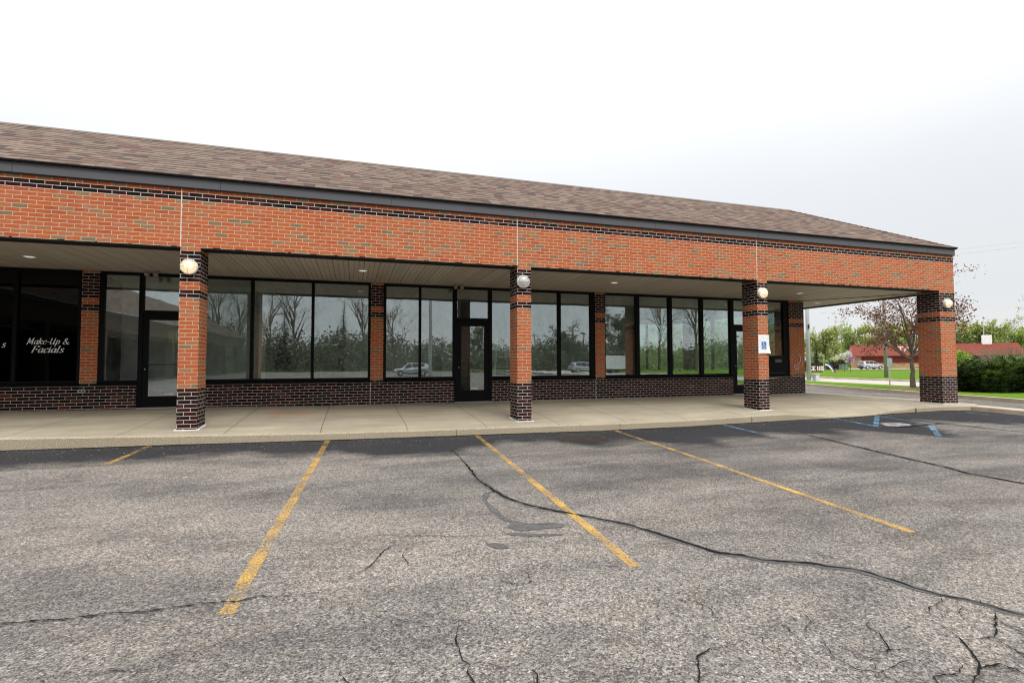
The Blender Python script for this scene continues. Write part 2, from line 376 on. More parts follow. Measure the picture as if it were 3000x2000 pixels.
def mat_globe(name, lit):
    t = NT(name)
    tl = t.n('ShaderNodeBsdfTranslucent', {'Color': (.9, .86, .78, 1)}).outputs[0]
    gl = t.n('ShaderNodeBsdfGlossy', {'Color': (1, 1, 1, 1), 'Roughness': .12}).outputs[0]
    tr = t.n('ShaderNodeBsdfTransparent', {'Color': (.95, .93, .88, 1)}).outputs[0]
    df = t.n('ShaderNodeBsdfDiffuse', {'Color': ((.55, .50, .42, 1) if lit else (.80, .81, .79, 1))}).outputs[0]
    a = t.n('ShaderNodeMixShader', {0: .45 if lit else .30, 1: t.n('ShaderNodeMixShader', {0: .5, 1: tl, 2: df}).outputs[0], 2: tr}).outputs[0]
    a = t.n('ShaderNodeMixShader', {0: .10, 1: a, 2: gl}).outputs[0]
    if lit:
        e = t.n('ShaderNodeEmission', {'Color': (1, .62, .26, 1), 'Strength': .30}).outputs[0]
        a = t.n('ShaderNodeAddShader', {0: a, 1: e}).outputs[0]
    return t.done(a)

def mat_stone(name):
    t = NT(name); P = t.obj()
    v = t.n('ShaderNodeTexVoronoi', {'Vector': t.scalev(P, (1.6, 1.6, 3.0)), 'Scale': 1.0})
    d = t.n('ShaderNodeTexVoronoi', {'Vector': t.scalev(P, (1.6, 1.6, 3.0)), 'Scale': 1.0}, feature='DISTANCE_TO_EDGE')
    c = t.ramp(t.sep(v.outputs['Color'])[0], [(0, (.44, .29, .15)), (.4, (.53, .37, .21)), (.75, (.36, .22, .11)), (1, (.57, .43, .27))])
    c = t.mix(t.maprange(d.outputs['Distance'], 0, .06, .8, 0), c, (.25, .18, .11))
    return t.done(t.bsdf(c, .9, 0, .2))

def mat_redroof(name):
    t = NT(name); P = t.obj(); n = t.noise(t.scalev(P, (1.5, 4, 4)), 1.0, 5, .7); n2 = t.noise(P, 5.0, 3, .7)
    c = t.mix(t.maprange(n, .3, .7), (.115, .026, .015), (.17, .040, .023))
    c = t.mix(t.math('MULTIPLY', t.math('GREATER_THAN', n2, .70), .7), c, (.46, .33, .27))
    return t.done(t.bsdf(c, .9, 0, .2))

M = {}
M['brick'] = mat_brick(); M['shingle'] = mat_shingle(); M['soffit'] = mat_soffit()
M['asphalt'] = mat_asphalt('parking_asphalt'); M['lane'] = mat_asphalt('lane_asphalt', .95, False, 1.6); M['street'] = mat_concrete('street_concrete', (.36, .33, .30), False)
M['concrete'] = mat_concrete('sidewalk_concrete'); M['kerb'] = mat_concrete('kerb_concrete', (.47, .39, .29), False); M['grout'] = plain('white_grout', (.70, .69, .66), .9)
M['fascia'] = plain('charcoal_metal', (.098, .098, .106), .7, 0, .2, .06, 2.0); M['drip'] = plain('dark_drip_edge', (.012, .011, .012), .8, 0, .1); M['black'] = plain('black_aluminium', (.006, .006, .007), .6, 0, .10)
M['lintel'] = plain('rusty_black_steel', (.018, .016, .015), .8, 0, .2, .5, 20); M['caulk'] = plain('pale_caulk', (.62, .57, .50), .8); M['capmetal'] = plain('ridge_metal', (.34, .28, .25), .7)
M['glass'] = mat_glass('shop_glass'); M['spaglass'] = mat_glass('black_tinted_glass', .022, (.045, .045, .05), 0, .002, .05); M['milkglass'] = mat_glass('filmed_glass', .09, (.80, .86, .83), 0, .05); M['farglass'] = mat_glass('far_glass', .10, (.70, .80, .75))
M['chrome'] = plain('bright_metal', (.65, .65, .66), .25, 1.0); M['steel'] = plain('galvanised_steel', (.42, .44, .44), .5, .5, .4, .15, 3); M['white'] = plain('white_paint', (.78, .79, .78), .5); M['wingbrick'] = plain('brown_wing_siding', (.10, .07, .052), .85, 0, .2, .2, 4); M['darkleaf'] = mat_leaf('thicket_leaf', [(0, (.075, .085, .055)), (.5, (.11, .12, .075)), (1, (.16, .165, .10))]); M['sunlit_newgrowth'] = mat_leaf('juniper_sunlit_new_growth', [(0, (.05, .09, .018)), (.5, (.09, .145, .026)), (1, (.15, .21, .045))]); M['palebark'] = mat_bark('pale_twig_bark', (.20, .17, .13), (.34, .30, .24)); M['threshold'] = plain('aluminium_threshold', (.55, .55, .55), .4, .6)
M['inwall'] = plain('interior_wall_paint', (.70, .70, .66), .8); M['infloor'] = plain('interior_floor', (.34, .32, .29), .6); M['inceil'] = plain('ceiling_tile', (.60, .59, .55), .9); M['inblack'] = plain('black_partition', (.018, .018, .019), .7); M['spain'] = plain('spa_interior', (.02, .02, .021), .8)
M['yellow'] = mat_paint('yellow_paint', (.50, .30, .070), .475, .20, 55); M['yellow_faint'] = mat_paint('faint_yellow_paint', (.46, .29, .08), .33, .16)
M['blue'] = mat_paint('blue_paint', (.17, .37, .54), .455, .22, 45); M['blue_faint'] = mat_paint('faint_blue_paint', (.16, .31, .46), .34, .2); M['white_line'] = mat_paint('white_worn_paint', (.62, .66, .70), .42, .1)
M['brownstain'] = mat_paint('oily_brown_stain', (.045, .030, .020), .53, .3, 5); M['pebble'] = mat_leaf('pebble', [(0, (.07, .065, .06)), (.6, (.20, .18, .165)), (1, (.42, .40, .37))], .9, 0); M['pale'] = mat_paint('pale_dried_puddle', (.40, .39, .375), .50, .3, 9)
M['seal'] = mat_paint('crack_sealant', (.078, .074, .071), .60, .26, 14); M['crack'] = plain('crack_dark', (.014, .013, .012), 1.0, 0, .0)
M['bark'] = mat_bark('grey_bark', (.10, .082, .062), (.22, .185, .145)); M['darkbark'] = mat_bark('dark_bark', (.035, .030, .026), (.085, .07, .058))
M['grass'] = mat_grass('lawn'); M['roughgrass'] = mat_grass('rough_grass', (.05, .07, .025), (.09, .11, .04), .3); M['mulch'] = plain('leaf_mulch', (.16, .115, .06), .95, 0, .2, .4, 12)
M['mapleleaf'] = mat_leaf('maple_leaf', [(0, (.075, .025, .018)), (.45, (.14, .040, .024)), (.8, (.21, .065, .032)), (1, (.26, .14, .055))])
M['springleaf'] = mat_leaf('spring_leaf', [(0, (.18, .26, .045)), (.5, (.28, .37, .07)), (1, (.42, .46, .14))])
M['oliveleaf'] = mat_leaf('olive_leaf', [(0, (.19, .235, .065)), (.5, (.29, .33, .09)), (1, (.42, .43, .17))])
M['paleleaf'] = mat_leaf('pale_leaf', [(0, (.24, .27, .12)), (.5, (.34, .36, .17)), (1, (.46, .46, .27))])
M['needle'] = mat_leaf('spruce_needle', [(0, (.012, .028, .015)), (.6, (.026, .052, .024)), (1, (.05, .085, .035))], trans=.1)
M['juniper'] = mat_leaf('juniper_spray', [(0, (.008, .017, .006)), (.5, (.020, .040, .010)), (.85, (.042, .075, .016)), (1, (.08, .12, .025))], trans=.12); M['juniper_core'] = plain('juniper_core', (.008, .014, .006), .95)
M['limeleaf'] = mat_leaf('lime_leaf', [(0, (.12, .22, .02)), (.6, (.20, .33, .03)), (1, (.30, .42, .06))]); M['twig'] = mat_leaf('dry_twig', [(0, (.11, .085, .055)), (1, (.22, .18, .12))], trans=0)
M['redbud'] = mat_leaf('redbud_flower', [(0, (.34, .14, .30)), (1, (.52, .30, .46))]); M['blossom'] = mat_leaf('white_blossom', [(0, (.42, .44, .34)), (1, (.72, .70, .62))])
M['shrubred'] = mat_leaf('dark_shrub_leaf', [(0, (.03, .016, .012)), (.6, (.06, .03, .02)), (1, (.06, .09, .02))])
M['stone'] = mat_stone('tan_stone'); M['redroof'] = mat_redroof('red_shingle'); M['redwood'] = plain('brown_siding', (.19, .045, .026), .8, 0, .3, .2, 1.5); M['darkeave'] = plain('dark_eave', (.03, .015, .012), .8)
M['silver'] = plain('silver_car_paint', (.50, .51, .52), .28, .6, .5, .04); M['whitecar'] = plain('white_car_paint', (.75, .76, .77), .3, 0, .5, .03); M['carglass'] = plain('dark_car_glass', (.012, .014, .017), .06, 0, .6); M['tyre'] = plain('tyre_rubber', (.014, .014, .015), .85); M['carblack'] = plain('black_plastic', (.02, .02, .022), .6)
M['tail'] = plain('red_tail_lamp', (.30, .02, .02), .25); M['rim'] = plain('alloy_rim', (.55, .56, .57), .35, .7)
M['wood'] = mat_bark('pole_wood', (.26, .235, .21), (.40, .37, .34)); M['signred'] = plain('red_sign_brick', (.16, .040, .028), .85, 0, .3, .25, 8); M['flagblue'] = plain('blue_cloth', (.035, .05, .20), .8); M['flagwhite'] = plain('white_cloth', (.72, .72, .76), .8); M['flagred'] = plain('red_cloth', (.55, .06, .04), .8)
M['utilgreen'] = plain('utility_green', (.10, .16, .11), .6); M['utilgrey'] = plain('pale_utility_plastic', (.52, .54, .55), .6); M['hydrant'] = plain('red_enamel', (.55, .035, .04), .4); M['signback'] = plain('bare_sign_back', (.40, .44, .45), .4, .5); M['wire'] = plain('black_wire', (.02, .02, .02), .7); M['greywire'] = plain('weathered_wire', (.50, .51, .52), .7)
M['ada'] = plain('blue_sign_film', (.045, .17, .42), .5, 0, .4, .05); M['paperyellow'] = plain('yellow_paper', (.66, .64, .30), .9); M['paperwhite'] = plain('white_paper', (.75, .78, .80), .9); M['slot'] = plain('grey_mail_slot', (.11, .11, .115), .5, .5); M['outlet'] = plain('grey_outlet_cover', (.42, .44, .43), .4, .4); M['sticker'] = plain('pale_sticker', (.70, .58, .58), .7)
M['globe_lit'] = mat_globe('lit_globe', True); M['globe_dead'] = mat_globe('unlit_globe', False); M['lampring'] = plain('white_enamel', (.70, .70, .68), .4); M['bulb'] = mat_glow('glowing_bulb', (1, .84, .58), 2.6); M['deadbulb'] = plain('frosted_bulb', (.65, .66, .66), .3)
M['lens'] = mat_glow('downlight_lens', (.98, .95, .84), .55); M['vac'] = plain('black_plastic_shiny', (.012, .012, .013), .35); M['vacred'] = plain('dark_red_plastic', (.18, .02, .03), .35); M['ladder'] = plain('aluminium_ladder', (.85, .88, .88), .6, 0); M['house'] = plain('white_siding', (.60, .62, .62), .8); M['greyroof'] = plain('grey_shingle', (.17, .15, .14), .9); M['fence'] = plain('fence_wood', (.12, .09, .07), .9)
SKY_LO, SKY_HI, SUN, EXPO = 0.91, 5.2, 1.6, 0.30
# ------------------------------------------------------------------ ground levels
def interp(x, xs, ys):
    if x <= xs[0]: return ys[0]
    for i in range(1, len(xs)):
        if x <= xs[i]:
            t = (x - xs[i-1]) / (xs[i] - xs[i-1]); return ys[i-1] + t * (ys[i] - ys[i-1])
    return ys[-1]
CX = [-9,-2.13,-1.08,.06,1.31,2.67,4.17,5.84,7.68,9.75,11.12,12.59,13.95,14.73,15.42,16.13,16.87,17.89,18.96,25]
CZ = [.15,.093,.077,.066,.043,.023,.007,-.01,-.037,-.036,-.022,-.007,0,-.002,.017,.045,.048,.06,.036,.03]
def G(x, y):
    """parking lot surface: dips along the kerb, flat further out"""
    t = min(1, max(0, (-.45 - y) / 3.5)); return interp(x, CX, CZ) * (1 - t*t*(3 - 2*t))
FX = [-9,-2.13,-.41,.54,1.57,2.67,4.17,5.84,7.69,9.76,11.12,12.59,13.3,13.95,15.3,15.9,16.87,17.9,20]
FZ = [.38,.279,.23,.203,.174,.149,.133,.122,.104,.097,.124,.153,.10,.035,.04,.11,.172,.187,.165]
MX = [-9,-2,.01,6.1,12.28,18.65,21]; MZ = [.36,.275,.241,.162,.198,.214,.17]
WX = [-9,-4,.4,2.6,5.1,7.9,9.5,12.3,14.2,17,20]; WZ = [.42,.40,.385,.347,.328,.35,.34,.361,.361,.346,.30]
def SW(x, y):
    xx = min(x, 17.07)
    f, m, w = interp(x, FX, FZ), interp(x, MX, MZ), interp(xx, WX, WZ)
    if y < 0: z = f + (m - f) * (y + .45) / .45
    else: z = m + (w - m) * min(1, y / 3.07)
    if x > 17.07:
        t = min(1, (x - 17.07) / 3.2); z = z * (1 - t) + (.155 if y > 0 else .165) * t
    return z
def DEP(x, y): return (x - 2.857) * .3 + (y + 9.933) * .954
def ZT(d): return interp(d, [0, 45, 60, 80, 105, 118, 400], [.12, .12, .10, 0, -.38, -.43, -.6])
def from_td(t, d):  # lateral / depth coordinates of the land across the street
    return (2.857 + t * .954 + d * .3, -9.933 - t * .3 + d * .954)

def frange(a, b, s):
    n = max(1, int(round((b - a) / s))); return [a + (b - a) * i / n for i in range(n + 1)]

# parking lot
mb = MB(); xs = frange(-60, -9, 6)[:-1] + frange(-9, 19.0, .35); ys = [-64, -45, -30, -22, -16, -12, -9.5, -8, -6.5, -5.2, -4.4] + frange(-3.95, -.4, .25)
for i in range(len(xs) - 1):
    for j in range(len(ys) - 1):
        q = [(xs[i], ys[j]), (xs[i+1], ys[j]), (xs[i+1], ys[j+1]), (xs[i], ys[j+1])]
        mb.face([(x, y, G(x, y)) for x, y in q])
lot = struct('parking_lot', mb, M['asphalt'], 'worn grey asphalt parking lot with faded stall lines', weld=True, smooth=True)

def strip(name, pts, width, mat, lift, label=None, step=.25, jag=0.0, taper=False, wvar=0.0, seed=1):
    """a painted line or crack laid on the lot as a thin sheet following its surface"""
    r = random.Random(seed); P = [Vector((x, y)) for x, y in pts]; out = [P[0]]
    for a, b in zip(P, P[1:]):
        n = max(1, int((b - a).length / step))
        for k in range(1, n + 1): out.append(a + (b - a) * k / n)
    mb = MB(); L = []; tot = 0
    for i, p in enumerate(out):
        d = (out[min(i+1, len(out)-1)] - out[max(i-1, 0)]).normalized(); nrm = Vector((-d.y, d.x))
        w = width * (1 + r.uniform(-wvar, wvar)); 
        if taper: w *= min(1, .25 + 3.0 * min(i, len(out) - 1 - i) / len(out))
        c = p + nrm * r.uniform(-jag, jag)
        if i: tot += (p - out[i-1]).length
        L.append((c - nrm * w / 2, c + nrm * w / 2, tot))
    for (a, b, s0), (c, d, s1) in zip(L, L[1:]):
        mb.face([(*a, G(*a) + lift), (*b, G(*b) + lift), (*d, G(*d) + lift), (*c, G(*c) + lift)], [(0, s0), (1, s0), (1, s1), (0, s1)])
    o = mb.build(name, mat, lot)
    if label: o['label'] = label
    return o
def patch(name, pts, mat, lift, label=None):
    mb = MB(); mb.face([(x, y, G(x, y) + lift) for x, y in pts], [(.5, .5)] * len(pts)); o = mb.build(name, mat, lot)
    if label: o['label'] = label
    return o
L0=[(-0.21,-0.46),(-0.23,-1.59),(-0.25,-1.9)]; L0f=[(-.25,-1.9),(-0.28,-2.6),(-0.33,-3.3)]
L1=[(2.45,-0.46),(2.26,-5.07),(2.20,-6.74)]; L2=[(5.11,-0.50),(4.81,-5.19),(4.70,-6.86)]; L3=[(8.06,-0.46),(7.42,-5.12),(7.21,-6.94)]
strip('parking_line', L0, .105, M['yellow'], .006, 'short flaked yellow parking line fading out beside the left column')
strip('parking_line', L0f, .12, M['yellow_faint'], .006)
strip('parking_line', L1, .115, M['yellow'], .006, 'worn yellow parking line, broken near its lower end')
strip('parking_line', L2, .105, M['yellow'], .006); strip('parking_line', L3, .105, M['yellow'], .006)
for nm, pts, w, m in (('blue_line', [(10.78,-.46),(10.48,-1.83)], .10, 'blue'), ('blue_line', [(10.48,-1.83),(9.93,-4.16),(9.84,-5.9)], .12, 'blue_faint'), ('blue_line', [(14.05,-.46),(13.47,-2.04)], .11, 'blue'),
                      ('blue_line', [(15.43,-.46),(15.03,-2.11)], .08, 'blue'), ('blue_line', [(13.42,-2.31),(13.35,-3.06)], .10, 'blue_faint'), ('blue_line', [(15.46,-.50),(13.56,-1.89)], .13, 'blue'),
                      ('blue_line', [(14.82,-2.14),(13.21,-3.34)], .13, 'blue'), ('blue_line', [(14.54,-3.51),(13.08,-4.56)], .13, 'blue_faint'), ('blue_line', [(18.19,-.67),(17.91,-1.50)], .10, 'white_line')):
    strip(nm, pts, w, M[m], .006)
C1=[(4.34,-1.96),(4.36,-2.51),(4.32,-3.49),(4.28,-4.09),(4.32,-4.51),(4.37,-4.95),(4.50,-5.25),(4.67,-5.49),(4.82,-5.66),(4.96,-5.85),(5.09,-6.02),(5.17,-6.19),(5.23,-6.37),(5.30,-6.55),(5.33,-6.61),(5.37,-6.71),(5.41,-6.83),(5.53,-6.91),(5.61,-7.02),(5.73,-7.10),(5.86,-7.16),(5.95,-7.25),(6.05,-7.32),(6.11,-7.42),(6.14,-7.55),(6.16,-7.66),(6.21,-7.77),(6.28,-7.86),(6.33,-7.94),(6.33,-8.01),(6.38,-8.08),(6.41,-8.15),(6.5,-8.4)]
S1=[(4.37,-4.95),(4.33,-4.63),(4.22,-4.69),(4.13,-4.96),(4.13,-5.24),(4.14,-5.49),(4.18,-5.66),(4.33,-5.80),(4.52,-5.85),(4.60,-5.89)]
strip('crack_seal', C1[2:], .075, M['seal'], .004, wvar=.45, step=.12, seed=3); strip('crack_seal', S1, .06, M['seal'], .004, wvar=.3, step=.1, seed=4, taper=True)
patch('crack_seal', [(4.11,-5.81),(4.19,-5.69),(4.34,-5.77),(4.54,-5.81),(4.61,-5.88),(4.55,-5.95),(4.35,-5.93),(4.19,-5.94)], M['seal'], .0045)
patch('crack_seal', [(3.84,-6.13),(3.90,-6.12),(3.97,-6.16),(3.99,-6.25),(3.91,-6.26),(3.86,-6.20)], M['seal'], .0045); patch('crack_seal', [(4.03,-5.94),(4.15,-5.955),(4.31,-6.04),(4.51,-6.10),(4.46,-6.13),(4.23,-6.07),(4.09,-6.01)], M['seal'], .0045)
C3=[(11.22,-1.91),(11.07,-2.56),(10.80,-3.35),(10.64,-3.88),(10.48,-4.45),(10.37,-4.90),(10.29,-5.28),(10.13,-5.59),(10.14,-5.88),(10.12,-6.16),(9.99,-6.53),(9.7,-7.2)]
C4=[(15.54,-0.5),(15.48,-0.78),(15.31,-1.52),(15.30,-2.09),(15.31,-2.55),(15.27,-3.03),(15.39,-3.46),(15.41,-3.77)]
strip('crack_seal', C3, .09, M['seal'], .004, wvar=.35, step=.15, seed=5); strip('crack_seal', C4, .06, M['seal'], .004, wvar=.3, step=.15, seed=6)
for i, (pts, w) in enumerate([(C1, .024), (C3, .034), (C4, .032), ([(13.36,-2.12),(13.66,-2.18),(14.15,-2.20),(14.81,-2.11),(15.22,-2.14)], .05),
    ([(0.2,-6.40),(0.97,-6.47),(1.07,-6.49),(1.21,-6.50),(1.36,-6.53),(1.49,-6.53),(1.64,-6.54),(1.76,-6.57),(1.83,-6.56),(1.94,-6.56),(2.10,-6.56),(2.23,-6.59),(2.34,-6.55),(2.42,-6.60),(2.59,-6.61),(2.80,-6.62)], .010),
    ([(3.42,-7.19),(3.39,-7.28),(3.36,-7.38),(3.36,-7.46),(3.36,-7.56),(3.38,-7.61),(3.36,-7.66),(3.37,-7.72),(3.38,-7.79),(3.4,-7.95)], .0065), ([(2.97,-5.66),(3.13,-5.69),(3.31,-5.77),(3.54,-5.85),(3.71,-5.92),(3.86,-5.95)], .007),
    ([(3.19,-5.89),(3.08,-6.05),(2.98,-6.31),(2.90,-6.41)], .007), ([(6.20,-7.78),(6.12,-7.84),(5.98,-7.86),(5.88,-7.93)], .007), ([(5.82,-8.02),(5.78,-8.13),(5.73,-8.19),(5.65,-8.28),(5.58,-8.33),(5.44,-8.39),(5.33,-8.43)], .009),
    ([(6.29,-8.00),(6.14,-8.08),(6.02,-8.15),(5.95,-8.18),(5.87,-8.17),(5.78,-8.15)], .008), ([(5.95,-8.18),(5.91,-8.27),(5.90,-8.33),(5.89,-8.38)], .009), ([(6.16,-8.07),(6.17,-8.12),(6.17,-8.18),(6.19,-8.26)], .006),
    ([(5.58,-8.33),(5.70,-8.34),(5.72,-8.39),(5.71,-8.45)], .009), ([(4.29,-8.05),(4.42,-7.87),(4.52,-7.83),(4.59,-7.84)], .008), ([(3.64,-7.72),(3.65,-7.77),(3.63,-7.82),(3.63,-7.87)], .007)]):
    strip('crack', pts, w, M['crack'], .008, jag=w * .6 if w < .015 else w * .40, wvar=.6, step=.022 if w < .015 else .045, taper=True, seed=20 + i)
rh = random.Random(31)      # hairline cracks of the worn bay
for q_ in range(34):
    x_, y_ = (rh.uniform(4.6, 6.6), rh.uniform(-8.5, -7.6)) if q_ < 22 else (rh.uniform(.4, 7.5), rh.uniform(-8.2, -5.5)); a_ = rh.uniform(0, 6.28); pts = [(x_, y_)]
    for k_ in range(rh.randint(4, 9)): a_ += rh.gauss(0, .5); x_ += .045 * math.cos(a_); y_ += .045 * math.sin(a_); pts.append((x_, y_))
    strip('crack', pts, rh.uniform(.003, .0055), M['crack'], .008, jag=.004, wvar=.6, step=.02, taper=True, seed=300 + q_)
patch('oil_stain', [(6.45,-1.15),(6.7,-1.0),(7.1,-1.05),(7.4,-1.25),(7.35,-1.6),(7.0,-1.85),(6.6,-1.75),(6.4,-1.5)], M['brownstain'], .0055, 'dark brown oily stain near the kerb')
patch('dried_puddle', [(14.10,-1.57),(13.78,-1.95),(13.95,-2.08),(14.28,-2.06),(14.55,-1.95),(14.60,-1.70),(14.40,-1.55)], M['pale'], .005, 'pale dried puddle mark inside the blue hatched bay')
# black gap of tar and grit where the asphalt meets the kerb
strip('kerb_gap', [(x, -.475) for x in frange(-9, 18.9, .4)], .05, M['crack'], .007, jag=.012, wvar=.6, step=.2, seed=77)

rg_ = random.Random(55); m = MB()
for k_ in range(700):
    x = rg_.uniform(-5, 18.6); d_ = abs(rg_.gauss(0, .35)) + .03 if rg_.random() < .8 else rg_.uniform(.1, 2.2); y = -.47 - d_; s_ = rg_.uniform(.003, .009); z = G(x, y)
    a0 = rg_.uniform(0, 6.28); pts = [(x + s_ * rg_.uniform(.7, 1.2) * math.cos(a0 + k2 * 1.257), y + s_ * rg_.uniform(.7, 1.2) * math.sin(a0 + k2 * 1.257)) for k2 in range(5)]
    for k2 in range(5): m.face([(*pts[k2], z), (*pts[(k2+1) % 5], z), (x, y, z + s_ * 1.1)])
tag(m.build('loose_gravel', M['pebble']), 'loose pale grit scattered along the kerb', 'gravel', None, 'stuff')
# sidewalk with its kerb face, ramp and the apron round the corner
mb = MB(); xa = frange(-9, 17.07, .26); sb = frange(0, 1, .2)[1:]
def xmax(y): return 19.25 if y < -.40 else (19.45 if y < -.2 else (19.8 if y < .4 else (20.1 if y < 1.2 else 20.3)))
ys = [-.425, -.3, -.15, 0, .5, 1.0, 1.6, 2.3, 3.2, 5.5, 9, 14]
def sx(i, y): return xa[i] if i < len(xa) else 17.07 + sb[i - len(xa)] * (xmax(y) - 17.07)
n = len(xa) + len(sb)
for i in range(n - 1):
    for j in range(len(ys) - 1):
        if i < len(xa) - 1 and ys[j] >= 3.2: continue
        q = [(sx(i, ys[j]), ys[j]), (sx(i+1, ys[j]), ys[j]), (sx(i+1, ys[j+1]), ys[j+1]), (sx(i, ys[j+1]), ys[j+1])]
        mb.face([(x, y, SW(x, y)) for x, y in q])
    x0, x1 = sx(i, -.45), sx(i+1, -.45)
    z0, z1 = SW(x0, -.425), SW(x1, -.425)
    mb.face([(x0, -.45, z0 - .022), (x1, -.45, z1 - .022), (x1, -.425, z1), (x0, -.425, z0)])
    mb.face([(x0, -.462, G(x0, -.45) - .06), (x1, -.462, G(x1, -.45) - .06), (x1, -.45, max(G(x1, -.45) - .05, z1 - .022)), (x0, -.45, max(G(x0, -.45) - .05, z0 - .022))])
for j in range(len(ys) - 1):
    a, b = ys[j], ys[j+1]; xa_, xb_ = xmax(a), xmax(b)
    mb.face([(xa_, a, 0), (xb_, b, 0), (xb_, b, SW(xb_, b)), (xa_, a, SW(xa_, a))])
struct('sidewalk', mb, M['concrete'], 'pale concrete sidewalk under the canopy', weld=True)
for x, w in ((4.73, .006), (11.6, .012), (16.87, .03), (.18, .003), (8.2, .006)):   # cracks across the kerb
    m = MB(); zt = SW(x, -.44) ; zb = G(x, -.45)
    p = [(x - .3 * w, zb), (x + w, zb), (x + w * 1.4, (zb + zt) / 2), (x + w * .6, zt), (x - w * .2, zt), (x + w * .3, (zb + zt) / 2)]
    m.face([(a, -.466, b) for a, b in p]); o = struct('kerb_crack', m, M['crack'])
# kerb island edge that runs back towards the camera at the right
path = [(19.02, -.40), (18.93, -.9), (18.78, -1.75), (18.5, -3.2), (18.2, -6), (18, -12), (18, -30)]
mb = MB()
for (x0, y0), (x1, y1) in zip(path, path[1:]):
    za, zb_ = G(x0, y0), G(x1, y1); h = .125
    A = [(x0, y0, za - .05), (x0 + .03, y0, za + h - .02), (x0 + .05, y0, za + h), (x0 + .38, y0, za + h + .005), (x0 + .40, y0, za - .05)]
    Bq = [(x1, y1, zb_ - .05), (x1 + .03, y1, zb_ + h - .02), (x1 + .05, y1, zb_ + h), (x1 + .38, y1, zb_ + h + .005), (x1 + .40, y1, zb_ - .05)]
    for k in range(4): mb.face([A[k], A[k+1], Bq[k+1], Bq[k]])
mb.face([(19.02, -.40, 0), (19.05, -.40, .14), (19.40, -.40, .165), (19.42, -.40, 0)])
struct('lot_kerb', mb, M['kerb'], 'concrete kerb between the parking lot and the side lane')

# side lane, verge, street, lawn
def N(y): return 22.2 + .3 * max(y, 0) if y < 12 else 25.8 + .3 * (y - 12)
def Fg(y): return 26.8 + .145 * y
def SFar(y): return 35.8 + .08 * y
Y = [-120, -60, -30, -10, -4, -2, 0, 2, 4, 6, 8, 10, 12, 14, 18, 24, 32, 45, 70, 120]
def lp(y): return interp(y, [-30, -12, -6, -3.2, -1.75, -.9, -.4, 1], [18.3, 18.3, 18.5, 18.8, 19.08, 19.23, 19.0, 19.0])
def band(name, fa, fb, z, mat, label=None, wall=None):
    mb = MB()
    for a, b in zip(Y, Y[1:]):
        mb.face([(fa(a), a, z), (fb(a), a, z), (fb(b), b, z), (fa(b), b, z)])
    return struct(name, mb, mat, label)
def kerbline(name, fa, z0, z1, w, side, mat):
    mb = MB()
    for a, b in zip(Y, Y[1:]):
        x0, x1 = fa(a), fa(b)
        mb.face([(x0, a, z1), (x0 + w, a, z1), (x1 + w, b, z1), (x1, b, z1)])
        xf0, xf1 = (x0, x1) if side < 0 else (x0 + w, x1 + w)
        mb.face([(xf0, a, z0), (xf0 + .0, a, z1), (xf1, b, z1), (xf1, b, z0)])
    return struct(name, mb, mat)
band('side_lane', lp, lambda y: N(y) + .05, .10, M['lane'], 'grey asphalt lane beside the building')
kerbline('lane_kerb', N, .04, .222, .2, -1, M['kerb'])
band('grass_verge', lambda y: N(y) + .2, Fg, .218, M['grass'], 'mown grass verge along the street')
kerbline('street_kerb', Fg, .02, .222, .2, 1, M['kerb'])
band('street', lambda y: Fg(y) + .2, lambda y: SFar(y) + .02, .06, M['street'], 'pale street beyond the verge')
kerbline('far_street_kerb', SFar, .03, .17, .25, -1, M['kerb'])
mb = MB(); offs = [0, 2, 5, 10, 16, 24, 34, 46, 60, 80, 110, 160, 240, 400]
YY = [-260, -160, -100, -60] + frange(-40, 140, 9) + [170, 220, 300, 420]
for a, b in zip(YY, YY[1:]):
    for o0, o1 in zip(offs, offs[1:]):
        q = [(SFar(a) + .25 + o0, a), (SFar(a) + .25 + o1, a), (SFar(b) + .25 + o1, b), (SFar(b) + .25 + o0, b)]
        mb.face([(x, y, ZT(max(0, DEP(x, y)))) for x, y in q])
struct('lawn', mb, M['grass'], 'bright green lawn across the street', weld=True, smooth=True)
mb = MB(); D = [81, 86, 92, 98, 104, 110, 116]; T = frange(-60, 180, 12)
for a, b in zip(D, D[1:]):
    for t0, t1 in zip(T, T[1:]):
        q = [from_td(t0, a), from_td(t1, a), from_td(t1, b), from_td(t0, b)]
        mb.face([(x, y, ZT(DEP(x, y)) + .05) for x, y in q])
struct('far_parking_lot', mb, M['street'], 'pale parking lot in front of the red roofed building', weld=True)
mb = MB(); mb.box(-420, 40, -420, 420, -1, -.22); struct('ground', mb, M['roughgrass'])
# ------------------------------------------------------------------ the strip mall
Z36, Z51 = zc(36), zc(51); ZM = Z51 + .197; ZR = 6.28
X2, X3, X4 = 6.099, 12.2775, 19.267
mall = thing('strip_mall_building', 'long single storey red brick strip mall with a shingled roof over a columned walkway', 'building', (5, 3, 0))
# brick fascia over the columns, with the return along the side
fm = MB(); fm.box(-9, X4, 0, .3, Z36, Z51, u0=-9 - X2)
fascia = fm.build('fascia_wall', M['brick'], mall)
fm = MB(); fm.box(X4 - .3, X4, .3, 14, Z36, Z51, u0=.1016, skip='f'); fm.build('fascia_wall', M['brick'], mall)
for x in (0.0, X2, X3):     # pale control joints above the left edge of each column
    c = MB(); c.box(x - .006, x + .008, -.003, .0, Z36 + .005, Z51 - .003); c.build('control_joint', M['caulk'], fascia)
for x0, x1 in ((-9, 0), (.305, X2), (X2 + .305, X3), (X3 + .305, X4 - .61)):
    c = MB(); c.box(x0 + .004, x1 - .004, -.004, .30, Z36 - .022, Z36 - .001); c.build('steel_lintel', M['lintel'], fascia)
c = MB(); c.box(X4 - .3, X4 + .004, .62, 14, Z36 - .022, Z36 - .001); c.build('steel_lintel', M['lintel'], fascia)
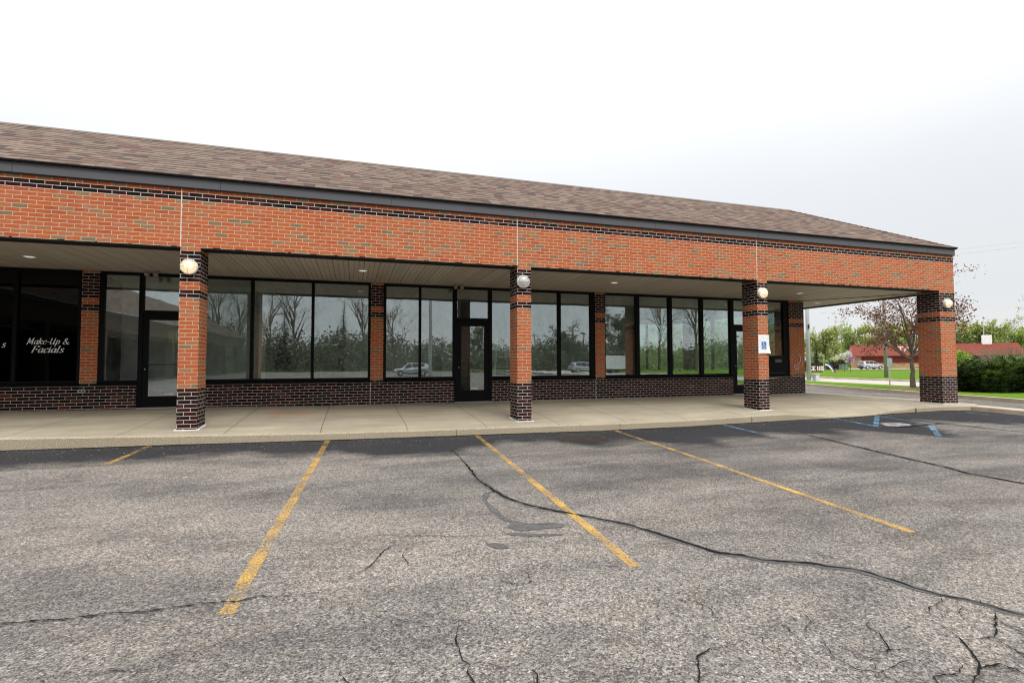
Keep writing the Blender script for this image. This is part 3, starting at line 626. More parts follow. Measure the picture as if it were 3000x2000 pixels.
lint = [o for o in fascia.children if o.name.startswith('steel_lintel')][1]
r2 = random.Random(3)      # ragged mortar and peeling flashing along the lintel edge
rg = MB()
x = -4.0
while x < X4 - .7:
    if not any(cx - .05 < x < cx + .36 for cx in (0, X2, X3)):
        w = r2.uniform(.02, .16); rg.box(x, x + w, -.007, -.0045, Z36 - .004, Z36 + r2.uniform(.002, .010))
    x += r2.uniform(.12, .7)
o = rg.build('lintel_flashing', M['lintel'], fascia); o['kind'] = 'stuff'
for hx_, hz_ in ((2.60, zc(46.6)), (12.05, zc(46.4)), (9.35, zc(45.3)), (14.9, zc(47.6)), (16.0, zc(47.4))):
    c = MB(); c.lathe([(.0, .002), (.011, .002), (.013, 0)], 10, Matrix.Translation((hx_, -.0005, hz_)) @ Matrix.Rotation(R(90), 4, 'X')); c.build('anchor_hole', M['lintel'], fascia)
# columns
def column(x, w, d, bottom):
    m = MB(); m.box(x, x + w * B, 0, d * B, bottom, Z36, u0=0, skip='b'); o = m.build('column', M['brick'], mall)
    g = MB(); r = random.Random(int(x * 10) + 5); e = .035
    W = w * B; D_ = d * B
    pts = []
    for k in range(10): pts.append((x - e * r.uniform(.3, 1.1) + (W + 2 * e) * k / 9, -e * r.uniform(.5, 1.3)))
    for k in range(1, 8): pts.append((x + W + e * r.uniform(.5, 1.3), -e + (D_ + 2 * e) * k / 7))
    for k in range(1, 6): pts.append((x + W + e - (W + 2 * e) * k / 5, D_ + e * r.uniform(.5, 1.1)))
    for k in range(1, 7): pts.append((x - e * r.uniform(.5, 1.3), D_ + e - (D_ + 2 * e) * k / 7))
    top = [(a, b, SW(a, b) + .012) for a, b in pts]
    g.face(top)
    for i in range(len(pts)):
        a, b = pts[i], pts[(i+1) % len(pts)]
        g.face([(*a, SW(*a) - .01), (*b, SW(*b) - .01), (*b, SW(*b) + .012), (*a, SW(*a) + .012)])
    g.build('grout_collar', M['grout'], o)
    return o
c1 = column(0, 1.5, 2.5, .12); c2 = column(X2, 1.5, 2.5, .08); c3 = column(X3, 1.5, 2.5, .1); c4 = column(X4 - 3 * B, 3, 3, .1)
for c, t in ((c1, 'left column with a lit round lamp'), (c2, 'column with an unlit round lamp'), (c3, 'column carrying the accessible parking sign'), (c4, 'wider square corner column')): c['label'] = t
# metal fascia board and drip edge
m = MB(); m.box(-9, X4 + .035, -.035, 0, Z51 + .002, ZM); m.box(X4, X4 + .035, .0, 14, Z51 + .002, ZM, skip='f'); board = m.build('fascia_board', M['fascia'], mall)
m = MB(); m.box(-9, X4 + .075, -.075, -.036, ZM - .016, ZM + .012); m.box(X4 + .036, X4 + .075, -.036, 14, ZM - .016, ZM + .012); m.build('drip_edge', M['drip'], board)
m = MB(); m.box(-9, X4 + .039, -.039, -.036, Z51 - .004, Z51 + .016); m.build('drip_edge', M['drip'], board)
m = MB()
for x in frange(-8.2, 18.2, 3.05): m.box(x, x + .004, -.0375, -.0352, Z51 + .02, ZM - .04)
o = m.build('board_joint', M['drip'], board); o['kind'] = 'stuff'
# hipped shingle roof
E0 = -.085; ex = X4 + .085; ry = 2.85; rx = ex - (ry - E0); z0 = ZM + .014
sl = math.hypot(ry - E0, ZR - z0)
m = MB()
m.face([(-9, E0, z0), (ex, E0, z0), (rx, ry, ZR), (-9, ry, ZR)], [(-9, 0), (ex, 0), (rx, sl), (-9, sl)])
m.face([(ex, E0, z0), (ex, 14, z0), (rx, 14, ZR), (rx, ry, ZR)], [(E0, 0), (14, 0), (14, sl), (ry, sl)])
m.face([(-9, ry, ZR), (rx, ry, ZR), (rx, 14, ZR), (-9, 14, ZR)], [(0, 0)] * 4)
m.face([(-9, E0, z0 - .012), (-9, ry, z0 - .012), (ex - .02, ry, z0 - .012), (ex - .02, E0, z0 - .012)])
m.face([(-9, E0, z0 - .012), (ex, E0, z0 - .012), (ex, E0, z0), (-9, E0, z0)]); m.face([(ex, E0, z0 - .012), (ex, 14, z0 - .012), (ex, 14, z0), (ex, E0, z0)])
roof = m.build('roof', M['shingle'], mall)
# hip and ridge cap shingles
m = MB(); nrm = Vector((0, -1, 1)).normalized()
a = Vector((ex, E0, z0)); b = Vector((rx, ry, ZR)); k = 28
for i in range(k):
    p = a + (b - a) * i / k; q = a + (b - a) * (i + 1.12) / k; d = (b - a).normalized(); s1 = Vector((-.13, .0, .0)); s2 = Vector((0, .13, 0))
    up0 = Vector((0, 0, .012)); up1 = Vector((0, 0, .026))
    m.face([p + up1, p + s1 + up0, q + s1 + up0 * .3, q + up0], [(i*.3, .05), (i*.3, .1), (i*.3+.28, .1), (i*.3+.28, .05)])
    m.face([p + s2 + up0, p + up1, q + up0, q + s2 + up0 * .3], [(i*.3, .05), (i*.3, .1), (i*.3+.28, .1), (i*.3+.28, .05)])
    m.face([p + s1 + Vector((0,0,-.01)), p + s1 + up0, p + up1, p + Vector((0,0,-.01))], [(0, .005)] * 4)
m.build('hip_cap', M['shingle'], roof)
m = MB(); m.box(-9, rx, ry - .03, ry + .05, ZR - .01, ZR + .022); m.build('ridge_cap', M['capmetal'], roof)
# soffit, mitred at the corner
m = MB(); zs = Z36 + .004; xe, ye = 17.076, 3.074; xo, yo = X4 - .3, .3
m.face([(-9, yo, zs), (-9, ye + .3, zs), (xe, ye + .3, zs), (xe, ye, zs), (xo, yo, zs)], [(-9, yo), (-9, ye + .3), (xe, ye + .3), (xe, ye), (xo, yo)])
sof = m.build('soffit', M['soffit'], mall)
m = MB(); m.face([(xo, yo, zs), (xe, ye, zs), (xe, 14, zs), (xo, 14, zs)], [(yo, xo), (ye, xe), (14, xe), (14, xo)]); m.build('soffit', M['soffit'], mall)
m = MB(); m.tube([(xo, yo, zs - .004), (xe, ye, zs - .004)], .012, 6); m.build('mitre_trim', M['lintel'], sof)
m = MB(); m.box(-9, 16.46, 3.0, 3.07, zs - .018, zs - .002); m.build('edge_trim', M['capmetal'], sof)

# wall line at the back of the walkway
YW = 3.074
def pier(x, w, depth=.33):
    m = MB(); m.box(x, x + w * B, YW, YW + depth, zc(0), Z36, u0=0); return m.build('pier', M['brick'], mall)
piers = [pier(-2.689, 1.5), pier(3.266, 1.5), pier(9.444, 1.5), pier(16.467, 3, .61)]
def knee(x0, x1):
    m = MB(); m.box(x0, x1, YW, YW + .2, .2, zc(0), u0=x0 - 3.266); return m.build('base_wall', M['brick'], mall)
bw = [knee(-9, -1.66), knee(-.60, 5.365), knee(6.385, 14.2), knee(15.2, 17.076)]
for x in (3.266, 9.444):
    m = MB(); m.box(x - .005, x + .006, YW - .003, YW, .33, zc(-.6)); m.build('control_joint', M['caulk'], bw[1 if x < 5 else 2])
GB, GT = zc(.9), zc(34.95)      # glass bottom and top
def window(segs, x0, x1, glass=None, bottom=None, sill=True, label=None):
    """segs: glass panes as (x0, x1); frame fills the rest between x0 and x1"""
    m = MB(); yb, yf = YW + .035, YW + .13; zb = zc(-.05) if bottom is None else bottom
    m.box(x0, x1, yb, yf, GT, Z36 - .002); m.box(x0, x1, yb, yf, zb, GB)
    edges = [x0] + [v for s in segs for v in s] + [x1]
    for a, b in zip(edges[::2], edges[1::2]):
        if b - a > .003: m.box(a, b, yb - .006, yf + .004, GB, GT)
    w = m.build('window', M['black'], mall)
    if label: w['label'] = label
    if sill:
        s = MB(); zt, zf = zc(.30), zc(-.42)
        s.face([(x0, YW - .045, zf), (x1, YW - .045, zf), (x1, yb - .008, zt), (x0, yb - .008, zt)]); s.face([(x0, YW - .045, zf - .022), (x1, YW - .045, zf - .022), (x1, YW - .045, zf), (x0, YW - .045, zf)])
        s.face([(x0, YW - .003, zf - .022), (x1, YW - .003, zf - .022), (x1, YW - .045, zf - .022), (x0, YW - .045, zf - .022)])
        s.face([(x0, yb - .008, zt), (x0, YW - .003, zf - .022), (x0, YW - .045, zf - .022), (x0, YW - .045, zf)]); s.face([(x1, yb - .008, zt), (x1, YW - .045, zf), (x1, YW - .045, zf - .022), (x1, YW - .003, zf - .022)])
        s.build('sill', M['black'], w)
    for i, (a, b) in enumerate(segs):
        g = MB(); g.box(a - .004, b + .004, YW + .080, YW + .086, GB - .004, GT + .004)
        gm = glass[i] if isinstance(glass, (list, tuple)) else (glass or M['glass'])
        g.build('pane', gm, w)
    return w
window([(-8.5, -6.3), (-6.22, -5.05), (-4.98, -3.875), (-3.805, -2.76)], -9, -2.689, M['spaglass'], label='black tinted shop window with white lettering')
window([(-2.30, -1.66)], -2.384, -1.66)
window([(-.60, .558), (.63, 1.884), (1.95, 3.205)], -.60, 3.266, [M['milkglass'], M['glass'], M['glass']])
window([(3.642, 4.458), (4.519, 5.342)], 3.571, 5.365)
window([(6.40, 7.30), (7.37, 8.306), (8.396, 9.305)], 6.385, 9.444)
window([(9.785, 10.78), (10.90, 11.905), (12.024, 13.027), (13.144, 14.141)], 9.749, 14.2)
we = window([(15.26, 16.255)], 15.2, 16.467, bottom=zc(9.2), sill=True, label='narrow shop window above a black panel with a mail slot')
# the last window has a solid panel with a mail slot under it
def redo_panel():
    m = MB(); m.box(15.2, 16.467, YW + .03, YW + .12, zc(-.05), zc(9.2) - .001); o = m.build('lower_panel', M['black'], mall)
    s = MB(); s.box(15.88, 16.14, YW + .020, YW + .031, zc(6.0), zc(7.5)); s.build('mail_slot', M['slot'], o)
    f = MB(); f.box(15.34, 16.30, YW + .024, YW + .031, zc(.9), zc(1.05)); f.build('panel_trim', M['fascia'], o)
redo_panel()
def door(x0, x1, handle=False, papers=False):
    """glazed shop door between x0 and x1 with the jambs, a transom pane above"""
    jl, jr = .085, .085; yb, yf = YW + .035, YW + .13; zt0, zt1 = zc(22.6), zc(23.65); sl_ = SW((x0 + x1) / 2, 3.07)
    m = MB(); m.box(x0, x0 + jl, yb - .004, yf, sl_ + .005, Z36 - .002); m.box(x1 - jr, x1, yb - .004, yf, sl_ + .005, Z36 - .002); m.box(x0 + jl, x1 - jr, yb - .002, yf, zt0, zt1); m.box(x0 + jl, x1 - jr, yb - .002, yf, GT, Z36 - .002)
    fr = m.build('door_frame', M['black'], mall)
    g = MB(); g.box(x0 + jl - .004, x1 - jr + .004, YW + .080, YW + .086, zt1 - .004, GT + .004); g.build('transom_pane', M['glass'], fr)
    t = MB(); t.box(x0 + .01, x1 - .01, YW - .02, YW + .16, sl_, sl_ + .016); t.build('threshold', M['threshold'], fr)
    a, b = x0 + jl + .004, x1 - jr - .004; zb, gb, gt = sl_ + .022, zc(-4.4), zc(20.5); st = .105; y0, y1 = YW + .045, YW + .095
    m = MB(); m.box(a, a + st, y0, y1, zb, zt0 - .004); m.box(b - st, b, y0, y1, zb, zt0 - .004); m.box(a + st, b - st, y0, y1, zb, gb); m.box(a + st, b - st, y0, y1, gt, zt0 - .004)
    d = m.build('door', M['black'], mall)
    g = MB(); g.box(a + st - .004, b - st + .004, YW + .068, YW + .074, gb - .004, gt + .004); g.build('glass_pane', M['glass'], d)
    k = MB(); k.tube([(a + st - .02, y1 + .05, zc(5.9)), (b - st + .02, y1 + .05, zc(5.9))], .013, 8); k.box(a + .03, a + st, y1, y1 + .06, zc(5.6), zc(6.2)); k.box(b - st, b - .03, y1, y1 + .06, zc(5.6), zc(6.2)); k.build('push_bar', M['black'], d)
    l = MB(); l.lathe([(.0, .012), (.016, .010), (.018, 0)], 14, Matrix.Translation((a + .05, y0 - .001, zc(4.4))) @ Matrix.Rotation(R(90), 4, 'X')); l.build('lock', M['chrome'], d, smooth=True)
    s = MB(); s.box(b - st - .36, b - st - .17, YW + .064, YW + .0675, gb + .02, gb + .065); s.build('sticker', M['sticker'], d)
    return d
dA = door(-1.66, -.60, papers=True); dB = door(5.365, 6.385); dC = door(14.2, 15.2)
# pull handle of the right-hand door
h = MB(); hx = 14.36; h.tube([(hx, YW + .045, zc(10.5)), (hx, YW - .01, zc(10.5)), (hx, YW - .02, zc(10.0)), (hx, YW - .02, zc(6.6)), (hx, YW - .01, zc(6.1)), (hx, YW + .045, zc(6.1))], .011, 8); h.build('pull_handle', M['chrome'], dC, smooth=True)
h = MB(); h.box(-1.615, -1.575, YW + .034, YW + .045, zc(4.4), zc(6.6)); h.build('lock_plate', M['chrome'], dA)
# side wall of the end unit with its windows, back wall, floor and ceiling of the shops
m = MB(); xw0, xw1 = 16.776, 17.076
m.box(xw0, xw1, YW + .61, 14, .2, zc(0), u0=.1, skip='')
side = m.build('base_wall', M['brick'], mall)
for y0, y1 in ((8.5, 9.1), (13.2, 14)):
    m = MB(); m.box(xw0, xw1, y0, y1, zc(0), Z36, u0=.1); m.build('pier', M['brick'], mall)
for y0, y1, ms in ((YW + .61, 8.5, (5.05, 6.2, 7.35)), (9.1, 13.2, (10.1, 11.15, 12.2))):
    m = MB(); m.box(xw0 + .1, xw0 + .2, y0, y1, zc(0), GB); m.box(xw0 + .1, xw0 + .2, y0, y1, GT, Z36 - .002)
    e = [y0 + .04] + list(ms) + [y1 - .04]
    m.box(xw0 + .1, xw0 + .2, y0, y0 + .04, GB, GT); m.box(xw0 + .1, xw0 + .2, y1 - .04, y1, GB, GT)
    for q in ms: m.box(xw0 + .095, xw0 + .205, q - .03, q + .03, GB, GT)
    w = m.build('window', M['black'], mall)
    for a, b in zip(e, e[1:]):
        g = MB(); g.box(xw0 + .147, xw0 + .153, a + .026, b - .026, GB - .004, GT + .004); g.build('pane', M['farglass'], w)
m = MB(); m.box(-9, 17.0, 13.6, 13.9, .1, Z36 - .004); m.build('back_wall', M['inwall'], mall)
m = MB(); m.box(-9.2, -9.0, 0, 13.9, .1, Z36 + .3); m.build('end_wall', M['inwall'], mall)
m = MB(); m.face([(-9, YW + .2, .352), (16.8, YW + .2, .352), (16.8, 13.6, .352), (-9, 13.6, .352)]); m.build('shop_floor', M['infloor'], mall)
m = MB(); m.box(-9, 16.8, YW + .14, 13.6, Z36 - .06, Z36 - .02); m.build('shop_ceiling', M['inceil'], mall)
m = MB(); m.box(-2.60, -2.46, YW + .2, 13.6, .353, Z36 - .061); m.box(-9, -2.60, 5.2, 5.3, .353, Z36 - .061); m.build('party_wall', M['spain'], mall)
m = MB(); m.box(-2.45, .70, 4.4, 4.5, .353, Z36 - .061); m.box(.62, .70, 4.5, 9.0, .353, Z36 - .061); m.build('partition', M['inwall'], mall)
m = MB(); m.box(.72, 2.05, 4.25, 4.35, .353, zc(17.5)); m.build('partition', M['inblack'], mall)['label'] = 'black half height partition behind the window'
m = MB(); m.box(2.6, 5.2, 6.5, 6.6, .353, Z36 - .061); m.build('partition', M['inwall'], mall)
m = MB(); m.box(5.75, 6.15, 7.2, 7.6, .353, Z36 - .061); m.build('interior_post', M['inwall'], mall)
m = MB(); m.box(9.0, 9.2, 7.5, 9.5, .353, Z36 - .061); m.build('partition', M['inwall'], mall)
m = MB(); m.box(11.6, 13.9, 11.5, 11.62, .353, Z36 - .061); m.build('partition', M['inwall'], mall)
# wing of the mall on the far side of the lot: only its reflection reaches the photo
wg = MB(); wg.box(-12.0, -11.7, -62, -2, Z36, Z51, u0=0); wg.box(-12.0, -11.695, -62, -2, 0, .05)
wing = wg.build('wing_fascia_wall', M['wingbrick'], mall)
m = MB(); m.box(-11.7, -11.66, -62, -2, Z51 + .002, ZM); m.build('fascia_board', M['fascia'], mall)
m = MB(); m.face([(-11.6, -62.1, ZM + .01), (-11.6, -1.9, ZM + .01), (-17.5, -1.9, ZR + 1.9), (-17.5, -62.1, ZR + 1.9)], [(0, 0), (33, 0), (33, 3.4), (0, 3.4)]); m.build('wing_roof', M['shingle'], mall)
m = MB(); m.face([(-12.0, -62, Z36 + .01), (-15, -62, Z36 + .01), (-15, -2, Z36 + .01), (-12.0, -2, Z36 + .01)], [(-62, 0), (-62, 3), (-2, 3), (-2, 0)]); m.build('wing_soffit', M['soffit'], mall)
m = MB(); m.box(-15.2, -15, -62, -2, -.1, Z36); m.build('wing_wall', M['black'], mall)
for y in (-58.3, -52.1, -45.9, -39.7, -33.5, -27.3, -21.1, -14.9, -8.7, -2.4):
    m = MB(); m.box(-12.2, -11.7, y, y + .305, -.1, Z36, u0=0); m.build('wing_column', M['wingbrick'], mall)

# lettering on the black window: pen strokes with a slanted nib, cut from thin vinyl
GLY = {
 'M': (1.02, [[(.02,0),(.12,.04),(.26,1.0)], [(.26,1.0),(.46,.18)], [(.46,.18),(.84,1.0)], [(.84,1.0),(.76,.08),(.88,0),(1.0,.08)], [(.14,1.0),(.30,1.0)], [(.80,1.0),(.97,1.0)]]),
 'a': (.60, [[(.48,.58),(.30,.66),(.10,.44),(.08,.16),(.22,0),(.40,.16),(.50,.62)], [(.50,.62),(.44,.10),(.52,0),(.60,.08)]]),
 'k': (.62, [[(.20,1.0),(.06,0)], [(.10,1.0),(.22,1.0)], [(.12,.34),(.34,.62),(.46,.62),(.44,.46),(.16,.34)], [(.24,.36),(.40,.04),(.50,0),(.60,.08)]]),
 'e': (.52, [[(.10,.30),(.40,.42),(.44,.58),(.32,.66),(.14,.50),(.08,.22),(.20,0),(.36,.02),(.50,.16)]]),
 '-': (.46, [[(.05,.36),(.38,.36)], [(.05,.40),(.38,.40)]]),
 'U': (.86, [[(.06,.92),(.14,1.0),(.22,.96),(.12,.28),(.22,.02),(.40,.02),(.56,.26),(.70,1.0)], [(.70,1.0),(.60,.10),(.70,0),(.84,.10)]]),
 'p': (.62, [[(.20,.66),(.02,-.36)], [(.10,.66),(.20,.66)], [(.14,.40),(.30,.64),(.48,.60),(.52,.38),(.40,.06),(.26,0),(.12,.10)]]),
 '&': (.92, [[(.86,.44),(.62,.16),(.36,0),(.12,.08),(.08,.30),(.30,.54),(.50,.78),(.44,1.0),(.28,.98),(.24,.78),(.42,.44),(.66,.10),(.84,0),(.92,.10)]]),
 'F': (.72, [[(.26,1.0),(.12,0)], [(.12,.98),(.30,1.0),(.72,.98)], [(.72,.98),(.70,.84)], [(.20,.52),(.52,.54)], [(.53,.64),(.50,.42)], [(.02,0),(.24,0)]]),
 'c': (.50, [[(.44,.52),(.34,.66),(.16,.54),(.08,.24),(.18,0),(.34,.02),(.46,.16)]]),
 'i': (.34, [[(.06,.60),(.18,.66),(.12,.12),(.18,0),(.30,.10)], [(.17,.86),(.20,.94)]]),
 'l': (.34, [[(.10,1.0),(.22,1.0),(.10,.12),(.18,0),(.30,.10)]]),
 's': (.50, [[(.42,.54),(.32,.66),(.16,.60),(.18,.42),(.36,.26),(.36,.06),(.20,0),(.06,.12)]]),
 ' ': (.42, []),
}
def catmull(p, n=6):
    if len(p) < 3: return [Vector(q) for q in p]
    P = [Vector(p[0])] + [Vector(q) for q in p] + [Vector(p[-1])]; out = []
    for i in range(1, len(P) - 2):
        for k in range(n):
            t = k / n; a, b, c, d = P[i-1], P[i], P[i+1], P[i+2]
            out.append(.5 * ((2*b) + (c - a) * t + (2*a - 5*b + 4*c - d) * t*t + (3*b - a - 3*c + d) * t**3))
    out.append(P[-2]); return out
def lettering(text, x, y, z, h, mat, slant=.22, nib=(.145, .05), parent=None, name='lettering', width=None):
    tw = sum(GLY[c][0] for c in text) * h; kx = (width / tw) if width else 1.0
    cx = 0; kk = 0; out = []
    for ch in text:
        adv, strokes = GLY[ch]; mb = MB()
        for st in strokes:
            pts = catmull(st)
            for a, b in zip(pts, pts[1:]):
                # nib: a short slanted bar gives thick down strokes and thin cross strokes
                n1 = Vector((nib[0] / 2, nib[1] / 2)); q = [a - n1, a + n1, b + n1, b - n1]; kk += 1
                area = sum(q[i].x * q[(i+1) % 4].y - q[(i+1) % 4].x * q[i].y for i in range(4))
                if area < 0: q.reverse()
                mb.face([(x + (cx + p.x + slant * p.y) * h * kx, y - .0004 - .000004 * kk, z + p.y * h) for p in q])
        if strokes: out.append(mb.build(name, mat, parent))
        cx += adv
    return out[0]
sign = thing('window_lettering', 'white italic Make-Up & Facials lettering on the black shop window', 'lettering', (-3.3, YW + .078, 1.7))
lettering('Make-Up &', -3.655, YW + .078, zc(12.35), .125, M['white'], parent=sign, name='letter', width=.73)
lettering('Facials', -3.575, YW + .078, zc(9.75), .135, M['white'], parent=sign, name='letter', width=.56)
tail = lettering('s', -4.07, YW + .078, zc(11.3), .135, M['white'], name='window_letter'); tag(tail, 'cut off white letter at the left edge of the black window', 'lettering')
# ------------------------------------------------------------------ things on the building
def wall_lamp(x, z, lit, label):
    t = thing('wall_lamp', label, 'lamp', (x, 0, z), 0, 'round bulkhead lamps on the columns')
    Mx = Matrix.Translation((x, 0, z)) @ Matrix.Rotation(R(90), 4, 'X')      # +z of the lathe points to the street
    h = MB(); h.lathe([(.0, .002), (.128, .002), (.132, .012), (.132, .058), (.122, .066), (.108, .068), (.106, .060)], 36, Mx); hb = h.build('housing', M['lampring'], t, smooth=True)
    g = MB(); g.lathe([(.112, .060), (.110, .085), (.098, .112), (.074, .135), (.040, .148), (.0, .152)], 32, Mx); g.build('globe', M['globe_lit' if lit else 'globe_dead'], t, smooth=True)
    b = MB(); b.tube([(x - .055, -.085, z + .012), (x + .055, -.085, z + .012)], .026, 10); b.build('bulb', M['bulb' if lit else 'deadbulb'], t, smooth=True)
    gd = MB(); ring = [(.128, .070)]
    def arc(phi):
        pts = []
        for k in range(-6, 7):
            a = k / 6 * R(84); rr, hh = math.sin(a) * .125, .066 + math.cos(a) * .094
            pts.append(Mx @ Vector((rr * math.cos(phi), rr * math.sin(phi), hh)))
        return pts
    gd.tube(arc(0), .0045, 6); gd.tube(arc(R(90)), .0045, 6)
    circ = [Mx @ Vector((.127 * math.cos(2*math.pi*k/24), .127 * math.sin(2*math.pi*k/24), .072)) for k in range(25)]; gd.tube(circ, .006, 6, False)
    gd.build('wire_guard', M['lampring'], t, smooth=True)
    return t
wall_lamp(.150, 2.086 + ZO, True, 'lit round lamp on the left column'); wall_lamp(6.215, 2.106 + ZO, False, 'unlit white round lamp on the middle column')
wall_lamp(12.40, 2.11 + ZO, True, 'lit round lamp above the accessible parking sign'); wall_lamp(18.90, 2.067 + ZO, True, 'lit round lamp on the wide corner column')

labels = ['recessed light in the soffit left of the left column', 'recessed soffit light between the left and middle columns', 'recessed soffit light between the middle column and the sign column', 'recessed soffit light just right of the sign column', 'recessed soffit light beyond the corner of the building']
for (x, y), lb in zip([(-2.972, 1.779), (3.04, 1.496), (9.147, 1.411), (15.374, 1.628), (18.389 - .35, 3.4)], labels):
    t = thing('recessed_light', lb, 'ceiling light', (x, y, zs), 0, 'recessed lights in the soffit')
    Mx = Matrix.Translation((x, y, zs)) @ Matrix.Rotation(R(180), 4, 'X')
    a = MB(); a.lathe([(.082, .001), (.105, .001), (.105, .008), (.098, .012), (.084, .009)], 28, Mx); a.build('trim_ring', M['white'], t, smooth=True)
    a = MB(); a.lathe([(.085, .004), (.06, .010), (.0, .013)], 28, Mx); a.build('lens', M['lens'], t, smooth=True)
for x, lb in ((5.42, 'small beige fixture under the soffit above the middle door'), (-1.32, 'small beige fixture under the soffit above the left door')):
    t = thing('soffit_fixture', lb, 'fixture', (x, 2.78, zs), 0, 'small fixtures above the doors')
    a = MB(); a.box(x - .14, x + .14, 2.74, 2.82, zs - .045, zs - .001); a.build('mounting_box', M['capmetal'], t, bevel=.01, weld=True)
    for dx in (-.08, .08):
        a = MB(); a.lathe([(.0, .0), (.035, .005), (.045, .05), (.05, .08), (.0, .07)], 14, Matrix.Translation((x + dx, 2.77, zs - .045)) @ Matrix.Rotation(R(150), 4, 'X')); a.build('spot_head', M['capmetal'], t, smooth=True)

# accessible parking sign on the third column, its lower right corner bent forward
t = thing('accessible_parking_sign', 'white and blue accessible parking sign on the brick column', 'sign', (12.43, -.01, 1.8))
x0, x1, za, zb = 12.268, 12.596, ZO + .632, ZO + 1.086
m = MB(); nx, nz = 10, 14
def sp(i, j, o=0):
    u, v = i / nx, j / nz; bend = max(0, u + (1 - v) - 1.45); 
    return (x0 + (x1 - x0) * u + bend * .02, -.014 - o - bend * bend * .12, za + (zb - za) * v + .008 * math.sin(u * 3) )
for i in range(nx):
    for j in range(nz):
        if (i in (0, nx - 1)) and (j in (0, nz - 1)): pass
        m.face([sp(i, j), sp(i+1, j), sp(i+1, j+1), sp(i, j+1)]); m.face([sp(i, j+1, -.004), sp(i+1, j+1, -.004), sp(i+1, j, -.004), sp(i, j, -.004)])
for i in range(nx):
    for j in (0, nz): m.face([sp(i, j), sp(i+1, j), sp(i+1, j, -.004), sp(i, j, -.004)])
for j in range(nz):
    for i in (0, nx): m.face([sp(i, j), sp(i, j+1), sp(i, j+1, -.004), sp(i, j, -.004)])
m.build('sign_plate', M['white'], t)
bx0, bx1, bz0, bz1 = 12.362, 12.506, ZO + .742, ZO + .920
m = MB(); m.face([(bx0, -.0165, bz0), (bx1, -.0165, bz0), (bx1, -.0165, bz1), (bx0, -.0165, bz1)]); sq = m.build('blue_square', M['ada'], t)
m = MB(); cx, cz, rr = 12.428, ZO + .800, .036
def ribbon(pts, w):
    P = [Vector(p) for p in pts]
    for i in range(len(P) - 1):
        d = (P[i+1] - P[i]).normalized(); n = Vector((-d.y, d.x)) * w / 2
        m.face([(q.x, -.0182, q.y) for q in (P[i] - n, P[i+1] - n, P[i+1] + n, P[i] + n)])
ribbon([(cx + rr * math.cos(R(a)), cz + rr * math.sin(R(a))) for a in range(130, 400, 15)], .011)
ribbon([(cx - .006, cz + .070), (cx, cz + .022)], .015); ribbon([(cx - .002, cz + .028), (cx + .030, cz + .026)], .013); ribbon([(cx + .028, cz + .030), (cx + .044, cz - .020), (cx + .054, cz - .016)], .012); ribbon([(cx, cz + .048), (cx + .024, cz + .046)], .010)
hp = [(cx - .008 + .0125 * math.cos(R(a)), -.0182, cz + .088 + .0125 * math.sin(R(a))) for a in range(0, 360, 30)]; m.face(hp)
m.build('wheelchair_symbol', M['white'], sq)
for zz in (zb - .055, za + .035):
    m = MB(); m.lathe([(.0, .006), (.006, .005), (.007, 0)], 10, Matrix.Translation((12.43, -.0145, zz)) @ Matrix.Rotation(R(90), 4, 'X')); m.build('bolt', M['chrome'], t)

# notices inside the left door
m = MB(); m.box(-1.10, -.985, YW + .088, YW + .0895, zc(13.2), zc(17.0)); tag(m.build('paper_notice', M['paperyellow']), 'yellow paper notice taped inside the left glass door', 'notice')
m = MB(); m.box(-.965, -.86, YW + .088, YW + .0895, zc(13.5), zc(17.0)); tag(m.build('paper_notice', M['paperwhite']), 'white paper notice beside the yellow one on the left door', 'notice')
# outlet box on the dark base wall
t = thing('outlet_box', 'small grey outdoor outlet on the dark brick base wall', 'outlet', (-2.62, YW, zc(-2.2)))
m = MB(); m.box(-2.685, -2.56, YW - .045, YW - .001, zc(-2.9), zc(-1.75)); ob = m.build('box', M['outlet'], t, bevel=.008, weld=True)
m = MB(); m.lathe([(.0, .006), (.017, .005), (.019, 0)], 16, Matrix.Translation((-2.65, YW - .046, zc(-2.3))) @ Matrix.Rotation(R(90), 4, 'X')); m.build('socket', M['black'], t); m = MB(); m.lathe([(.0, .006), (.017, .005), (.019, 0)], 16, Matrix.Translation((-2.60, YW - .046, zc(-2.3))) @ Matrix.Rotation(R(90), 4, 'X')); m.build('socket', M['black'], t)
# loose white cable on the corner pier
m = MB(); y = YW - .014
m.tube([(16.64, y, zc(5.0)), (16.62, y, zc(3.8)), (16.66, y, zc(2.7)), (16.74, y, zc(2.55)), (16.80, y, zc(3.0)), (16.81, y, zc(4.2)), (16.72, y, zc(3.9)), (16.66, y, zc(4.6)), (16.70, y, zc(5.0)), (16.80, y, zc(5.2)), (16.86, y, zc(6.2)), (16.885, y, zc(7.4)), (16.87, y, zc(8.6)), (16.83, y, zc(9.6))], .010, 6)
m.tube([(16.94, y, zc(4.4)), (16.95, y, zc(6.6))], .007, 6)
tag(m.build('cable', M['white'], smooth=True), 'white cable looped loosely on the corner brick pier', 'cable')
m = MB(); m.tube([(15.25, y, zc(-1.6)), (15.7, y, zc(-1.5)), (15.95, y, zc(-1.1)), (16.3, y, zc(-.75)), (16.95, y, zc(-.7))], .008, 6); tag(m.build('cable', M['caulk'], smooth=True), 'thin pale cable along the dark base of the corner pier', 'cable')

